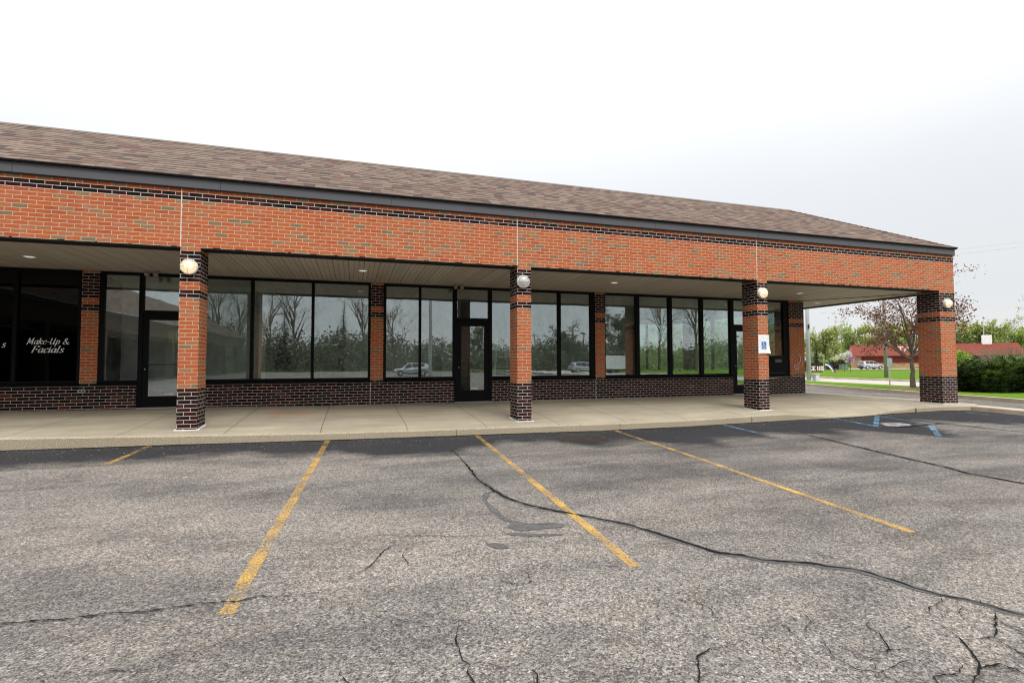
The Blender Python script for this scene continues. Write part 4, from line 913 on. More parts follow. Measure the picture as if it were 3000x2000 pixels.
# inside the empty shop: step ladder and vacuum cleaner
t = thing('step_ladder', 'aluminium step ladder standing inside behind the glass', 'ladder', (6.85, 3.8, .353))
def rail(a, b): q = MB(); q.tube([a, b], .036, 6); q.build('rail', M['ladder'], t)
for sx_ in (-1, 1):
    rail((6.86 + sx_ * .14, 3.75, 2.08), (6.86 + sx_ * .36, 3.42, .36)); rail((6.86 + sx_ * .14, 3.85, 2.06), (6.86 + sx_ * .34, 4.3, .36))
for k in range(1, 6):
    f = k / 6.2; q = MB(); w = .14 + .22 * f; yy = 3.75 - .33 * f; zz = 2.08 - 1.72 * f; q.box(6.86 - w, 6.86 + w, yy - .05, yy + .05, zz - .012, zz + .012); q.build('step', M['ladder'], t)
q = MB(); q.box(6.68, 7.04, 3.68, 3.92, 2.07, 2.11); q.build('top_cap', M['black'], t)
t = thing('vacuum_cleaner', 'black upright vacuum cleaner standing behind the middle door', 'vacuum cleaner', (5.89, 3.58, .353))
q = MB(); q.box(5.75, 6.03, 3.40, 3.68, .36, .47); q.build('floor_head', M['vacred'], t, bevel=.02, weld=True)
q = MB(); q.tube([(5.89, 3.64, .46), (5.89, 3.68, .75), (5.89, 3.70, .98)], [.10, .11, .07], 14); q.build('dust_canister', M['vac'], t, smooth=True)
q = MB(); q.tube([(5.89, 3.70, .95), (5.89, 3.74, 1.35), (5.88, 3.72, 1.46), (5.86, 3.66, 1.49)], .018, 8); q.build('handle', M['vac'], t, smooth=True)
q = MB(); q.tube([(5.93, 3.70, 1.38), (6.01, 3.68, 1.2), (6.03, 3.66, .85), (6.00, 3.62, .55)], .02, 8); q.build('hose', M['vac'], t, smooth=True)
# ------------------------------------------------------------------ trees
def branch_mesh(rng, base, trunk_h, r0, limbs, depth=3, spread=.9, nseg=4, up=.25, shrink=.66, sides=6, kids=(3, 4), rmin=.004, lean=(0, 0)):
    """limbs: list of (start fraction, direction, length, radius) leaving the trunk; returns mesh builder and tips"""
    mb = MB(); tips = []
    def grow(p, d, L, r, lev):
        pts = [p]; rad = [r]; q = p.copy(); dd = d.copy()
        for i in range(nseg):
            dd = (dd + Vector((rng.uniform(-1, 1), rng.uniform(-1, 1), rng.uniform(-.6, 1))) * .16 + Vector((0, 0, up * .12))).normalized()
            q = q + dd * L / nseg; pts.append(q.copy()); rad.append(max(rmin, r * (1 - .62 * (i + 1) / nseg)))
        mb.tube(pts, rad, max(3, sides - lev), False)
        if lev >= depth:
            tips.extend(pts[1:]); return
        if lev >= depth - 1: tips.extend(pts[2:])
        for k in range(rng.randint(*kids)):
            i = rng.randint(1, nseg); pp = pts[i]
            ax = dd.orthogonal().normalized(); ax.rotate(Matrix.Rotation(rng.uniform(0, 6.283), 3, dd))
            nd = (dd * rng.uniform(.5, 1.0) + ax * spread * rng.uniform(.6, 1.1) + Vector((0, 0, up * rng.uniform(0, .8)))).normalized()
            grow(pp, nd, L * shrink * rng.uniform(.7, 1.15), rad[i] * rng.uniform(.55, .8), lev + 1)
    b = Vector(base); tp = [b + Vector((0, 0, -.1)), b + Vector((0, 0, .08)), b + Vector((0, 0, .35))]; tr = [r0 * 1.7, r0 * 1.25, r0 * 1.05]
    n = 6
    for k in range(1, n + 1):
        f = k / n; tp.append(b + Vector((lean[0] * f + rng.uniform(-.03, .03), lean[1] * f + rng.uniform(-.03, .03), .35 + (trunk_h - .35) * f))); tr.append(r0 * (1 - .42 * f))
    mb.tube(tp, tr, 10, False)
    for fr, d, L, r in limbs:
        z = fr * (len(tp) - 1); i = min(int(z), len(tp) - 2); p = tp[i].lerp(tp[i+1], z - i)
        grow(p, Vector(d).normalized(), L, r, 1)
    return mb, tips
def leaves(rng, tips, per, size, spread, mbx=None, flat=.0, elong=1.6):
    mb = mbx or MB()
    for p in tips:
        for k in range(rng.randint(max(0, per - 2), per + 1)):
            c = p + Vector((rng.gauss(0, spread), rng.gauss(0, spread), rng.gauss(0, spread * .8)))
            n = Vector((rng.gauss(0, 1), rng.gauss(0, 1), rng.gauss(0, 1) + flat)); n = n.normalized() if n.length > .01 else Vector((0, 0, 1))
            a = n.orthogonal().normalized(); a.rotate(Matrix.Rotation(rng.uniform(0, 6.28), 3, n)); b2 = n.cross(a); s = size * rng.uniform(.55, 1.3)
            a = a * s * elong * .5; b2 = b2 * s * .5
            mb.face([c - a, c - a * .1 - b2, c + a, c + a * .1 + b2])
    return mb
def limb_ring(rng, n, L, r, f0=.55, f1=1.0, rise=.8):
    out = []
    for k in range(n):
        a = 2 * math.pi * (k + rng.uniform(-.3, .3)) / n; f = f0 + (f1 - f0) * k / max(1, n - 1)
        out.append((f, (math.cos(a), math.sin(a), rise * rng.uniform(.7, 1.5)), L * rng.uniform(.75, 1.15), r))
    return out
def tree(name, label, cat, loc, h, style, seed, group=None, parent_cat=None):
    rng = random.Random(seed); t = thing(name, label, cat, loc, 0, group); o = (0, 0, 0)
    sty = dict(
        wisp=dict(lf=.3, n=9, L=.30, r=.008, depth=4, leaf='paleleaf', per=1, size=.012, sp=.02, bark='palebark', rise=1.5),
        bare=dict(lf=.28, n=11, L=.33, r=.0085, depth=5, leaf=None, bark='bark', rise=1.6),
        spring=dict(lf=.30, n=9, L=.33, r=.010, depth=3, leaf='springleaf', per=9, size=.034, sp=.042, bark='bark', rise=1.2),
        olive=dict(lf=.26, n=9, L=.35, r=.011, depth=3, leaf='oliveleaf', per=11, size=.036, sp=.045, bark='darkbark', rise=1.0),
        mirrored=dict(lf=.26, n=9, L=.35, r=.011, depth=3, leaf='darkleaf', per=11, size=.030, sp=.045, bark='darkbark', rise=1.0),
        pale=dict(lf=.30, n=9, L=.33, r=.009, depth=4, leaf='paleleaf', per=2, size=.022, sp=.03, bark='bark', rise=1.6),
        redbud=dict(lf=.25, n=7, L=.34, r=.012, depth=3, leaf='redbud', per=9, size=.05, sp=.05, bark='darkbark', rise=.6),
        blossom=dict(lf=.25, n=7, L=.42, r=.012, depth=3, leaf='blossom', per=9, size=.05, sp=.055, bark='darkbark', rise=.6))[style]
    mb, tips = branch_mesh(rng, o, h * .72, h * .0115, limb_ring(rng, sty['n'], h * sty['L'], h * sty['r'], .45, 1.0, sty['rise']), depth=sty['depth'], kids=(2, 3) if sty['depth'] > 3 else (3, 3), sides=5, nseg=3, shrink=.64, rmin=h * .0011)
    tr = mb.build('trunk', M[sty['bark']], None, True); tr.parent = t
    if sty['leaf']:
        c = leaves(rng, tips, sty['per'], h * sty['size'], h * sty['sp']).build('crown', M[sty['leaf']]); c.parent = t
    return t
def conifer(name, label, loc, h, seed, group=None, wid=.24):
    rng = random.Random(seed); t = thing(name, label, 'tree', loc, 0, group)
    m = MB(); m.tube([(0, 0, -.1), (0, 0, h * .5), (0, 0, h)], [h * .018, h * .011, .01], 6, False); tr = m.build('trunk', M['darkbark']); tr.parent = t
    m = MB(); z = h * .05
    while z < h * .99:
        f = z / h; rr = h * wid * (1 - f) ** .85 + .05
        for k in range(int(10 + 14 * (1 - f))):
            a = rng.uniform(0, 6.283); L = rr * rng.uniform(.65, 1.12); d = Vector((math.cos(a), math.sin(a), 0)); w = Vector((-d.y, d.x, 0))
            n = 4
            for i in range(n):
                s0, s1 = i / n, (i + 1) / n; p0 = d * L * s0 + Vector((0, 0, z - L * .30 * s0 ** 1.3)); p1 = d * L * s1 + Vector((0, 0, z - L * .30 * s1 ** 1.3 + rng.uniform(-.02, .04) * h * .1))
                ww = L * .20 * (1 - .7 * s0) * rng.uniform(.7, 1.2)
                m.face([p0 - w * ww * .4, p0 + w * ww * .4 + Vector((0, 0, -.02)), p1 + w * ww + Vector((0, 0, -ww * .5)), p1 - w * ww * .2]); m.face([p0, p1 + w * ww * .1, p1 - w * ww + Vector((0, 0, -ww * .5)), p0 - w * ww * .6])
        z += h * .035 * (1.1 - .5 * f)
    c = m.build('crown', M['needle']); c.parent = t
    return t
# red leaved maple on the verge: forks low, sparse new leaves
rng = random.Random(12)
t = thing('maple_tree', 'dark red leaved young maple forking low on the grass verge', 'tree', (25.15, 5.2, .215))
ca, sa = .954, -.30      # picture right as a direction on the ground
def pr(rt, up_, fw=0.0): return (rt * ca + fw * .3, rt * sa + fw * .954, up_)
limbs = [(.80, pr(-1, .46, -.1), 1.75, .085), (.80, pr(-.75, .62, .5), 1.5, .06), (.86, pr(.6, .95, .1), 1.9, .075), (.95, pr(-.30, 1.2, .0), 2.2, .085), (.99, pr(.18, 1.5, -.1), 2.3, .08), (.9, pr(.95, .50, -.2), 1.7, .06),
         (.93, pr(-.75, .95, -.5), 1.9, .065), (.96, pr(.5, 1.0, .7), 1.9, .06), (.97, pr(-.55, 1.1, .75), 2.0, .06), (.84, pr(.2, .6, -.9), 1.4, .05), (.97, pr(.8, 1.25, -.4), 1.9, .05)]
mb, tips = branch_mesh(rng, (0, 0, 0), 1.55, .088, [(a, b_, c_ * 1.05, d_ * .58) for a, b_, c_, d_ in limbs], depth=4, spread=.85, nseg=5, up=.28, shrink=.60, sides=8, kids=(3, 4))
tr = mb.build('trunk', M['bark'], None, True); tr.parent = t
tips = [p for p in tips if rng.random() < .80]
c = leaves(rng, tips, 4, .058, .18, elong=1.3).build('crown', M['mapleleaf']); c.parent = t
m = MB(); m.lathe([(.85, .0), (.6, .03), (.3, .06), (.0, .07)], 20, Matrix.Translation((25.15, 5.2, .219))); struct('mulch_ring', m, M['mulch'])

# juniper hedge on the verge
def juniper(label, loc, rx_, ry_, h, n, seed):
    """spreading juniper: several arching mounds of fine sprays, fresh growth on the tips, coloured as sunlit towards the top"""
    rng = random.Random(seed); t = thing('juniper_hedge', label, 'hedge', loc, R(-17)); m = MB(); g = MB(); core = MB()
    mounds = [(-.66, .0, .55, .93), (-.30, -.35, .50, .84), (.02, .05, .55, 1.0), (.38, -.25, .52, .90), (.70, .05, .52, .97), (-.05, -.55, .5, .66), (.55, -.6, .45, .60), (-.60, -.52, .42, .58), (1.05, -.1, .4, .78)]
    for mx_, my_, mr, mh in mounds:
        cx_, cy_ = mx_ * rx_, my_ * ry_; R0, H0 = mr * rx_ * .62, mh * h
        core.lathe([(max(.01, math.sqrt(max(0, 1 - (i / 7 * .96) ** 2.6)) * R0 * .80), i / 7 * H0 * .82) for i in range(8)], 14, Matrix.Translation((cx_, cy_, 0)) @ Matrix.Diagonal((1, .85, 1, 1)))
        for k in range(n // len(mounds)):
            a = rng.uniform(0, 6.283); v = rng.random() ** .8; rad = math.sqrt(max(0, 1 - (v * .97) ** 2.4)) * rng.uniform(.78, 1.08)
            p = Vector((cx_ + math.cos(a) * R0 * rad, cy_ + math.sin(a) * R0 * .85 * rad, H0 * v * rng.uniform(.88, 1.05)))
            out = Vector((math.cos(a), math.sin(a), rng.uniform(-.25, .55) + v * .5)).normalized()
            fresh = rng.random() < (.05 + .68 * v ** 2.2); tgt = g if fresh else m  # pale fresh tips crowd towards the top, painting in a sunlit crest
            L = rng.uniform(.14, .34); side = out.cross(Vector((0, 0, 1))).normalized(); nn = side.cross(out)
            for j in range(5):
                f = j / 4; q0 = p + out * L * f + Vector((0, 0, -.10 * L * f * f)); s_ = (1 if j % 2 else -1)
                d = (out * .8 + side * s_ * .75 + nn * rng.uniform(-.3, .3)).normalized(); q = q0 + d * L * .38 * (1.1 - .5 * f); w = d.cross(nn).normalized() * .017
                tgt.face([q0 - w, q0 + w, q + w * .8, q + d * .03, q - w * .8])
    f = m.build('foliage', M['juniper']); f.parent = t; f = g.build('sunlit_fresh_growth', M['sunlit_newgrowth']); f.parent = t
    o = core.build('dark_filler', M['juniper_core'], smooth=True); o.parent = t  # solid dark mass added inside so the hedge cannot be seen through
    return t
juniper('broad dark green juniper hedge beside the side lane', (27.75, 3.2, .21), 2.9, 1.6, 1.25, 9000, 4)
def shrub(name, label, cat, loc, r, h, mat, n, seed, size, upright=.0):
    rng = random.Random(seed); t = thing(name, label, cat, loc); m = MB()
    for k in range(n):
        a = rng.uniform(0, 6.283); u = rng.random() ** .45; v = rng.uniform(0, 1); rr = r * u * math.sqrt(max(.05, 1 - v * v * .9))
        p = Vector((math.cos(a) * rr, math.sin(a) * rr, h * v)); leaves(rng, [p], 2, size, size * .8, m, flat=-upright)
    c = m.build('foliage', M[mat]); c.parent = t
    s = MB()
    for k in range(9):
        a = rng.uniform(0, 6.283); s.tube([(0, 0, -.05), (math.cos(a) * r * .4, math.sin(a) * r * .4, h * .5), (math.cos(a) * r * .7, math.sin(a) * r * .7, h * .92)], [.02, .012, .005], 4, False)
    o = s.build('stems', M['darkbark']); o.parent = t
    return t
shrub('bright_shrub', 'bright lime green shrub just behind the left end of the dark hedge', 'shrub', (28.3, 5.55, .21), 1.05, 1.58, 'limeleaf', 2200, 6, .06)
def twiggy(label, loc, r, h, n, seed):
    rng = random.Random(seed); t = thing('twiggy_shrub', label, 'shrub', loc); s = MB()
    for k in range(n):
        a = rng.uniform(0, 6.283); b = rng.uniform(.2, 1); x, y = math.cos(a) * r * b, math.sin(a) * r * b
        s.tube([(x * .2, y * .2, 0), (x * .7, y * .7, h * .55), (x * 1.1 + rng.uniform(-.2, .2), y * 1.1 + rng.uniform(-.2, .2), h * rng.uniform(.8, 1.05))], [.014, .009, .004], 3, False)
    o = s.build('stems', M['twig']); o.parent = t; return t
twiggy('tan leafless shrub rising behind the right end of the dark hedge', (35.0, 6.8, .1), 2.0, 2.0, 420, 9)
# ------------------------------------------------------------------ across the street
def gz(x, y): return ZT(max(0, DEP(x, y)))
def W(t, d, z=0.0):
    x, y = from_td(t, d); return Vector((x, y, ZT(d) + z))
def px(u, d):      # lateral offset at depth d of a direction measured once on the site plan
    return (u - 1500) / 1478.8 * d
YAW = -math.atan2(.3, .954)
# red roofed building, its long side turned a little towards the lot
D0 = 116.0; PA = Vector((px(2490, 116), 116)); PB = Vector((px(2996, 99), 99)); LB = (PB - PA).length; ux = (PB - PA) / LB; uy = Vector((-ux.y, ux.x))
b = thing('red_roofed_building', 'long low tan stone building under a big red shingle roof', 'building', W((PA.x + PB.x) / 2, 107))
ZB = .446 + ZO - (1081.5 - 1059.5) / 1478.8 * 110
def bl(u, v, z): q = PA + ux * u + uy * v; x, y = from_td(q.x, q.y); return (x, y, ZB + z)
def slab(mb, t0, t1, d0, d1, z0, z1):
    c = [bl(t0, d0, z0), bl(t1, d0, z0), bl(t1, d1, z0), bl(t0, d1, z0), bl(t0, d0, z1), bl(t1, d0, z1), bl(t1, d1, z1), bl(t0, d1, z1)]
    for f in ((0,1,5,4), (1,2,6,5), (2,3,7,6), (3,0,4,7), (4,5,6,7), (3,2,1,0)): mb.face([c[i] for i in f])
    return mb
def at_u(u):   # how far along the front a bearing from the lot meets it
    k_ = (u - 1500) / 1478.8; return (PA.y * k_ - PA.x) / (ux.x - ux.y * k_)
slab(MB(), .2, LB - .2, 0, 10, -.6, 1.15).build('stone_wall', M['stone'], b)
slab(MB(), .2, 2.1, -.02, 1, 1.15, 2.7).build('stone_pier', M['stone'], b)
slab(MB(), 2.1, LB - .3, .25, 9.8, 1.15, 2.7).build('siding', M['redwood'], b)
slab(MB(), -.4, LB + .3, -.8, .2, 2.60, 2.76).build('eave', M['darkeave'], b)
m = MB(); ze, zr = 2.74, 5.35
q = [bl(-.5, -.9, ze), bl(LB + .4, -.9, ze), bl(LB + .1, 5, zr), bl(-.2, 5, zr)]
m.face(q); m.face([bl(-.5, 10.9, ze), bl(-.5, -.9, ze), bl(-.2, 5, zr)]); m.face([bl(LB + .4, -.9, ze), bl(LB + .4, 10.9, ze), bl(LB + .1, 5, zr)]); m.face([bl(LB + .4, 10.9, ze), bl(-.5, 10.9, ze), bl(-.2, 5, zr), bl(LB + .1, 5, zr)])
rf = m.build('roof', M['redroof'], b)
tc = at_u(2873) + 1.5
slab(MB(), tc - .75, tc + .75, 4.4, 5.9, 4.2, 7.0).build('chimney', M['white'], rf)
k = MB(); k.tube([bl(tc - .4, 5, 7.0), bl(tc - .4, 5, 11)], .05, 5); k.build('antenna_mast', M['greywire'], rf); k = MB(); k.tube([bl(tc - 1.2, 5, 10.6), bl(tc + .4, 5, 10.6)], .04, 4); k.build('antenna_bar', M['greywire'], rf)
for i in range(4):
    u0 = at_u(2826 + i * 14); slab(MB(), u0, u0 + .7, .20, .26, .9, 2.5).build('window', M['carglass'], b)
# block letters standing on the roof slope
def block_text(s, t0, d, z, h, parent, mat, name='roof_letter', gap=.16):
    font = {'T': ['11111','00100','00100','00100','00100'], 'A': ['00100','01010','01110','10001','10001'], 'E': ['1111','1000','1110','1000','1111'], 'I': ['111','010','010','010','111'], 'C': ['0111','1000','1000','1000','0111'], ':': ['0','1','0','1','0']}
    t_ = t0
    for ch in s:
        g = font[ch]; wd = len(g[0]); c = h / 5
        mb = MB()
        for r, row in enumerate(g):
            for k_, v in enumerate(row):
                if v == '1': slab(mb, t_ + k_ * c * .9, t_ + (k_ + 1) * c * .9, d, d + .12, z + (4 - r) * c, z + (5 - r) * c)
        mb.build(name, mat, parent)
        t_ += wd * c * .9 + gap
block_text('TAE', at_u(2631), 1.2, 3.75, 1.05, b, M['white']); block_text('IC:', at_u(2673), 1.2, 3.75, 1.05, b, M['white'])

# silver SUV seen from behind on its right side
def suv(name, label, loc, rz, paint, scale=1.0):
    t = thing(name, label, 'car', (0, 0, 0)); Lh = 2.35
    # stations along x (rear -, front +): x, half width, belt z, floor z
    st = [(-2.30, .80, .52, .98, 1.02), (-2.22, .90, .40, 1.04, 1.12), (-1.7, .93, .34, 1.06, 1.18), (-.9, .94, .30, 1.05, 1.16), (.3, .94, .30, 1.02, 1.10), (1.2, .93, .32, .98, 1.04), (1.85, .88, .36, .90, .95), (2.22, .78, .44, .74, .80), (2.34, .66, .52, .66, .70)]
    mb = MB(); ring = []
    for x, hw, zf, zs_, zt_ in st:
        ring.append([Vector((x, -hw * .92, zf)), Vector((x, -hw, zf + .18)), Vector((x, -hw, zs_ - .12)), Vector((x, -hw * .93, zt_ - .03)), Vector((x, -hw * .5, zt_)), Vector((x, hw * .5, zt_)), Vector((x, hw * .93, zt_ - .03)), Vector((x, hw, zs_ - .12)), Vector((x, hw, zf + .18)), Vector((x, hw * .92, zf))])
    for a, c in zip(ring, ring[1:]):
        for i in range(10): mb.face([a[i], c[i], c[(i+1) % 10], a[(i+1) % 10]])
    mb.face(ring[0]); mb.face(list(reversed(ring[-1])))
    # cabin: pillars and roof as one shell
    cab = [(-2.22, .84, 1.08), (-1.95, .70, 1.58), (-1.5, .68, 1.68), (-.2, .68, 1.70), (.45, .66, 1.62), (1.25, .80, 1.03)]
    lo = lambda x: interp(x, [s[0] for s in st], [s[4] for s in st]) - .04
    wl = lambda x: interp(x, [s[0] for s in st], [s[1] for s in st]) * .93
    for (x0, w0, z0_), (x1_, w1, z1_) in zip(cab, cab[1:]):
        mb.face([(x0, -w0, z0_), (x1_, -w1, z1_), (x1_, w1, z1_), (x0, w0, z0_)])
        for s in (-1, 1):
            f = [(x0, s * wl(x0), lo(x0)), (x1_, s * wl(x1_), lo(x1_)), (x1_, s * w1, z1_), (x0, s * w0, z0_)]
            mb.face(f if s < 0 else f[::-1])
    body = mb.build('body', paint, weld=True, smooth=False); body.parent = t
    md = body.modifiers.new('bevel', 'BEVEL'); md.width = .04; md.segments = 2; md.angle_limit = R(25)
    def gl(name, quads, mat):
        m_ = MB()
        for q_ in quads: m_.face(q_)
        o = m_.build(name, mat); o.parent = t; return o
    for s in (-1, 1):
        e = .012
        def side_pt(x, f):
            z0_ = lo(x) + .05; zt_ = interp(x, [c_[0] for c_ in cab], [c_[2] for c_ in cab]) - .07; wt = interp(x, [c_[0] for c_ in cab], [c_[1] for c_ in cab])
            return (x, s * (wl(x) + (wt - wl(x)) * (f * (zt_ - z0_) + .05) / max(.05, zt_ - z0_ + .12) + e), z0_ + (zt_ - z0_) * f)
        for xa_, xb_, tp in ((-1.62, -.95, .98), (-.87, -.05, 1), (.03, .78, .98)):
            n_ = 4; qs = []
            for i in range(n_):
                a_ = xa_ + (xb_ - xa_) * i / n_; c_ = xa_ + (xb_ - xa_) * (i + 1) / n_; qs.append([side_pt(a_, 0), side_pt(c_, 0), side_pt(c_, tp), side_pt(a_, tp)])
            gl('side_window', qs, M['carglass'])
        gl('tail_lamp', [[(-2.31, s * .55, .98), (-2.26, s * .86, 1.0), (-2.26, s * .86, 1.10), (-2.30, s * .55, 1.08)], [(-2.26, s * .87, .98), (-1.98, s * .925, 1.02), (-1.98, s * .91, 1.10), (-2.26, s * .86, 1.10)]], M['tail'])
        gl('headlight', [[(2.24, s * .78, .66), (1.95, s * .89, .72), (1.95, s * .87, .82), (2.22, s * .74, .76)]], M['lampring'])
    gl('rear_window', [[(-2.23, -.66, 1.20), (-2.23, .66, 1.20), (-2.02, .58, 1.53), (-2.02, -.58, 1.53)]], M['carglass']); gl('windscreen', [[(1.17, -.66, 1.12), (1.17, .66, 1.12), (.56, .56, 1.58), (.56, -.56, 1.58)]], M['carglass'])
    gl('number_plate', [[(-2.335, -.2, .82), (-2.335, .2, .82), (-2.325, .2, .94), (-2.325, -.2, .94)]], M['carblack'])
    bp = MB(); bp.box(-2.40, -2.10, -.86, .86, .38, .60); o = bp.build('rear_bumper', M['carblack'], bevel=.04, weld=True); o.parent = t
    bp = MB()
    for s in (-1, 1): bp.box(-1.0, .98, s * .93 - .03, s * .93 + .03, .26, .40)
    o = bp.build('sill_trim', M['carblack']); o.parent = t
    for s, nm in ((-1, 'mirror'), (1, 'mirror')):
        q_ = MB(); q_.box(.72, .86, s * .98 - .10, s * .98 + .10, 1.08, 1.22); o = q_.build(nm, paint, bevel=.03, weld=True); o.parent = t
    for x in (-1.42, 1.42):
        for s in (-1, 1):
            Mx = Matrix.Translation((x, s * .82, .36)) @ Matrix.Rotation(R(90) * (1 if s < 0 else -1), 4, 'X')
            a_ = MB(); a_.lathe([(.20, .10), (.30, .12), (.355, .10), (.365, .05), (.365, -.10), (.33, -.12)], 24, Mx); wh = a_.build('wheel', M['tyre'], smooth=True); wh.parent = t
            a_ = MB(); a_.lathe([(.0, .105), (.06, .11), (.22, .095), (.25, .115), (.25, .02)], 20, Mx); ri = a_.build('rim', M['rim'], smooth=True); ri.parent = wh
            ar = MB()
            pts = [(x + .43 * math.cos(R(a)), s * .945, .36 + .43 * math.sin(R(a))) for a in range(-5, 190, 15)]; ar.tube(pts, .035, 5, False); o = ar.build('wheel_arch', M['carblack']); o.parent = t
    t.location = loc; t.rotation_euler = (0, 0, rz); t.scale = (scale,) * 3
    return t
sx_, sy_ = from_td(px(2549, 104.5), 104.5)
suv('silver_suv', 'silver SUV parked in front of the red roofed building', (sx_, sy_, ZT(104.5) + .05), YAW + R(5), M['silver'])

# low brick sign with white letters and the wind bent banner beside it
Ds = 60.0; tsg = px(2385, Ds)
t = thing('brick_sign', 'low red brick sign with white letters and a dark cap on the lawn', 'sign', W(tsg, Ds))
def sl2(mb, t0, t1, d0, d1, z0, z1):
    zb_ = ZT(Ds); c = []
    for z in (z0, z1):
        for tt, dd in ((t0, d0), (t1, d0), (t1, d1), (t0, d1)): x, y = from_td(tt, dd); c.append((x, y, zb_ + z))
    for f in ((0,1,5,4), (1,2,6,5), (2,3,7,6), (3,0,4,7), (4,5,6,7), (3,2,1,0)): mb.face([c[i] for i in f])
    return mb
sl2(MB(), tsg - 1.0, tsg + 1.03, Ds, Ds + .4, -.1, .95).build('panel', M['signred'], t); sl2(MB(), tsg - 1.25, tsg + 1.08, Ds - .15, Ds + .55, .86, 1.06).build('cap', M['darkeave'], t)
old = ZO
def low_text(s, t0, h, z):
    t_ = t0
    for ch, adv in s:
        mb = MB(); c = h / 5
        f = {'C': ['0110','1001','1000','1001','0110'], 'E': ['111','100','110','100','111'], 'I': ['1']*5, '0': ['111','101','101','101','111'], 'R': ['111','101','110','101','101'], 'A': ['010','101','111','101','101']}[ch]
        for r, row in enumerate(f):
            for k_, v in enumerate(row):
                if v == '1': sl2(mb, t_ + k_ * c, t_ + (k_ + 1) * c, Ds - .03, Ds + .01, z + (4 - r) * c, z + (5 - r) * c)
        mb.build('letter', M['white'], t); t_ += adv
low_text([('C', .40), ('E', .52), ('I', .21), ('I', .20), ('0', .3)], tsg - .62, .55, .16)
t = thing('feather_flag', 'red white and blue advertising banner bent over in the wind', 'banner', W(px(2414, 58), 58))
m = MB(); p0 = W(px(2412, 58), 58, .0); m.tube([p0, p0 + Vector((0, 0, 1.05))], .02, 5)
m.build('pole', M['greywire'], t)
top = [(2412, 1068), (2418, 1063), (2426, 1064), (2434, 1070), (2440, 1079), (2446, 1087), (2453, 1094)]; bot = [(2411, 1071), (2417, 1071), (2424, 1073), (2430, 1080), (2435, 1087), (2439, 1092), (2438, 1094)]
def fl(u, v, k): x, y = from_td(px(u, 58), 58 + .06 * math.sin(k * 1.3)); return (x, y, .446 + ZO + (1059.5 - v) / 1478.8 * 58)
for i in range(6):
    mid0 = ((top[i][0]*.45 + bot[i][0]*.55), (top[i][1]*.45 + bot[i][1]*.55)); mid1 = ((top[i+1][0]*.45 + bot[i+1][0]*.55), (top[i+1][1]*.45 + bot[i+1][1]*.55))
    for (a_, b_, c_, d_, k1, k2) in ((top[i], mid0, mid1, top[i+1], 'flagblue' if i < 5 else 'flagred', i), (mid0, bot[i], bot[i+1], mid1, 'flagwhite' if 0 < i < 5 else ('flagred'), i)):
        m = MB(); f0 = [fl(*a_, k2), fl(*b_, k2), fl(*c_, k2 + 1), fl(*d_, k2 + 1)]; m.face(f0); off = Vector((.3, .954, 0)) * .015; m.face([tuple(Vector(q) + off) for q in reversed(f0)])
        m.build('cloth_panel', M[k1], t)

# street furniture
t = thing('light_pole', 'tall grey steel light pole at the street verge', 'light pole', (29.2, 13.9, .218))
m = MB(); m.tube([(29.2, 13.9, .2), (29.2, 13.9, 3.2), (29.2, 13.9, 9.2)], [.125, .108, .075], 14); m.build('mast', M['steel'], t, smooth=True)
m = MB(); m.box(29.0, 29.4, 13.7, 14.1, .2, .26); m.build('base_plate', M['steel'], t); m = MB(); m.tube([(29.2, 13.9, 9.1), (29.0, 13.3, 9.3), (28.6, 12.4, 9.35)], .035, 8); m.build('arm', M['steel'], t)
m = MB(); m.box(28.4, 28.75, 11.7, 12.5, 9.25, 9.42); m.build('lamp_head', M['steel'], t, bevel=.04, weld=True)
m = MB(); m.box(29.10, 29.16, 13.72, 13.79, 3.35, 3.6); m.build('bracket', M['darkeave'], t)
t = thing('utility_box', 'pale grey utility pedestal at the foot of the light pole', 'utility box', (29.55, 13.75, .218))
m = MB(); m.box(29.42, 29.69, 13.6, 13.86, .2, .56); m.build('cabinet', M['utilgrey'], t, bevel=.02, weld=True); m = MB(); m.box(29.40, 29.71, 13.58, 13.88, .561, .60); m.build('lid', M['utilgrey'], t, bevel=.012, weld=True)
t = thing('street_sign', 'back of a bare metal traffic sign on a thin post', 'sign', (28.0, 8.2, .2))
m = MB(); m.box(27.98, 28.02, 8.18, 8.22, .15, 1.55); m.build('post', M['steel'], t)
m = MB(); c_, s_ = .954, -.3
q = [(-.13, 1.12), (.13, 1.12), (.13, 1.53), (-.13, 1.53)]
for o_ in (-.024, -.030): m.face([(28 + a_ * c_ + .3 * o_, 8.2 + a_ * s_ + .954 * o_, z) for a_, z in (q if o_ < -.025 else q[::-1])])
m.build('panel', M['signback'], t)
t = thing('utility_pole', 'grey wooden utility pole behind the red maple', 'utility pole', (42.2, 18.7, .1))
m = MB(); m.tube([(42.2, 18.7, 0), (42.2, 18.7, 10.2)], [.135, .10], 10); m.build('pole', M['wood'], t, smooth=True)
m = MB(); m.box(41.2, 43.2, 18.62, 18.70, 9.3, 9.42); m.build('crossarm', M['wood'], t)
for i, (za_, zb_) in enumerate(((9.45, 9.0), (9.15, 8.55))):
    m = MB(); pts = [Vector((42.4, 18.6, za_)).lerp(Vector((50, -12.0, zb_ + 1.3)), k_ / 12) - Vector((0, 0, .8 * math.sin(math.pi * k_ / 12))) for k_ in range(13)]
    m.tube(pts, .010, 4, False); tag(m.build('overhead_wire', M['greywire']), ('upper' if i == 0 else 'lower') + ' faint overhead wire in the sky right of the roof corner', 'wire')
m = MB(); a_, b_ = W(px(2240, 130), 130, 7.6), W(px(3080, 100), 100, 6.1); m.tube([a_.lerp(b_, k_ / 16) - Vector((0, 0, .35 * math.sin(math.pi * k_ / 16))) for k_ in range(17)], .045, 4, False)
tag(m.build('overhead_wire', M['wire']), 'black overhead wire strung low in front of the far trees', 'wire')
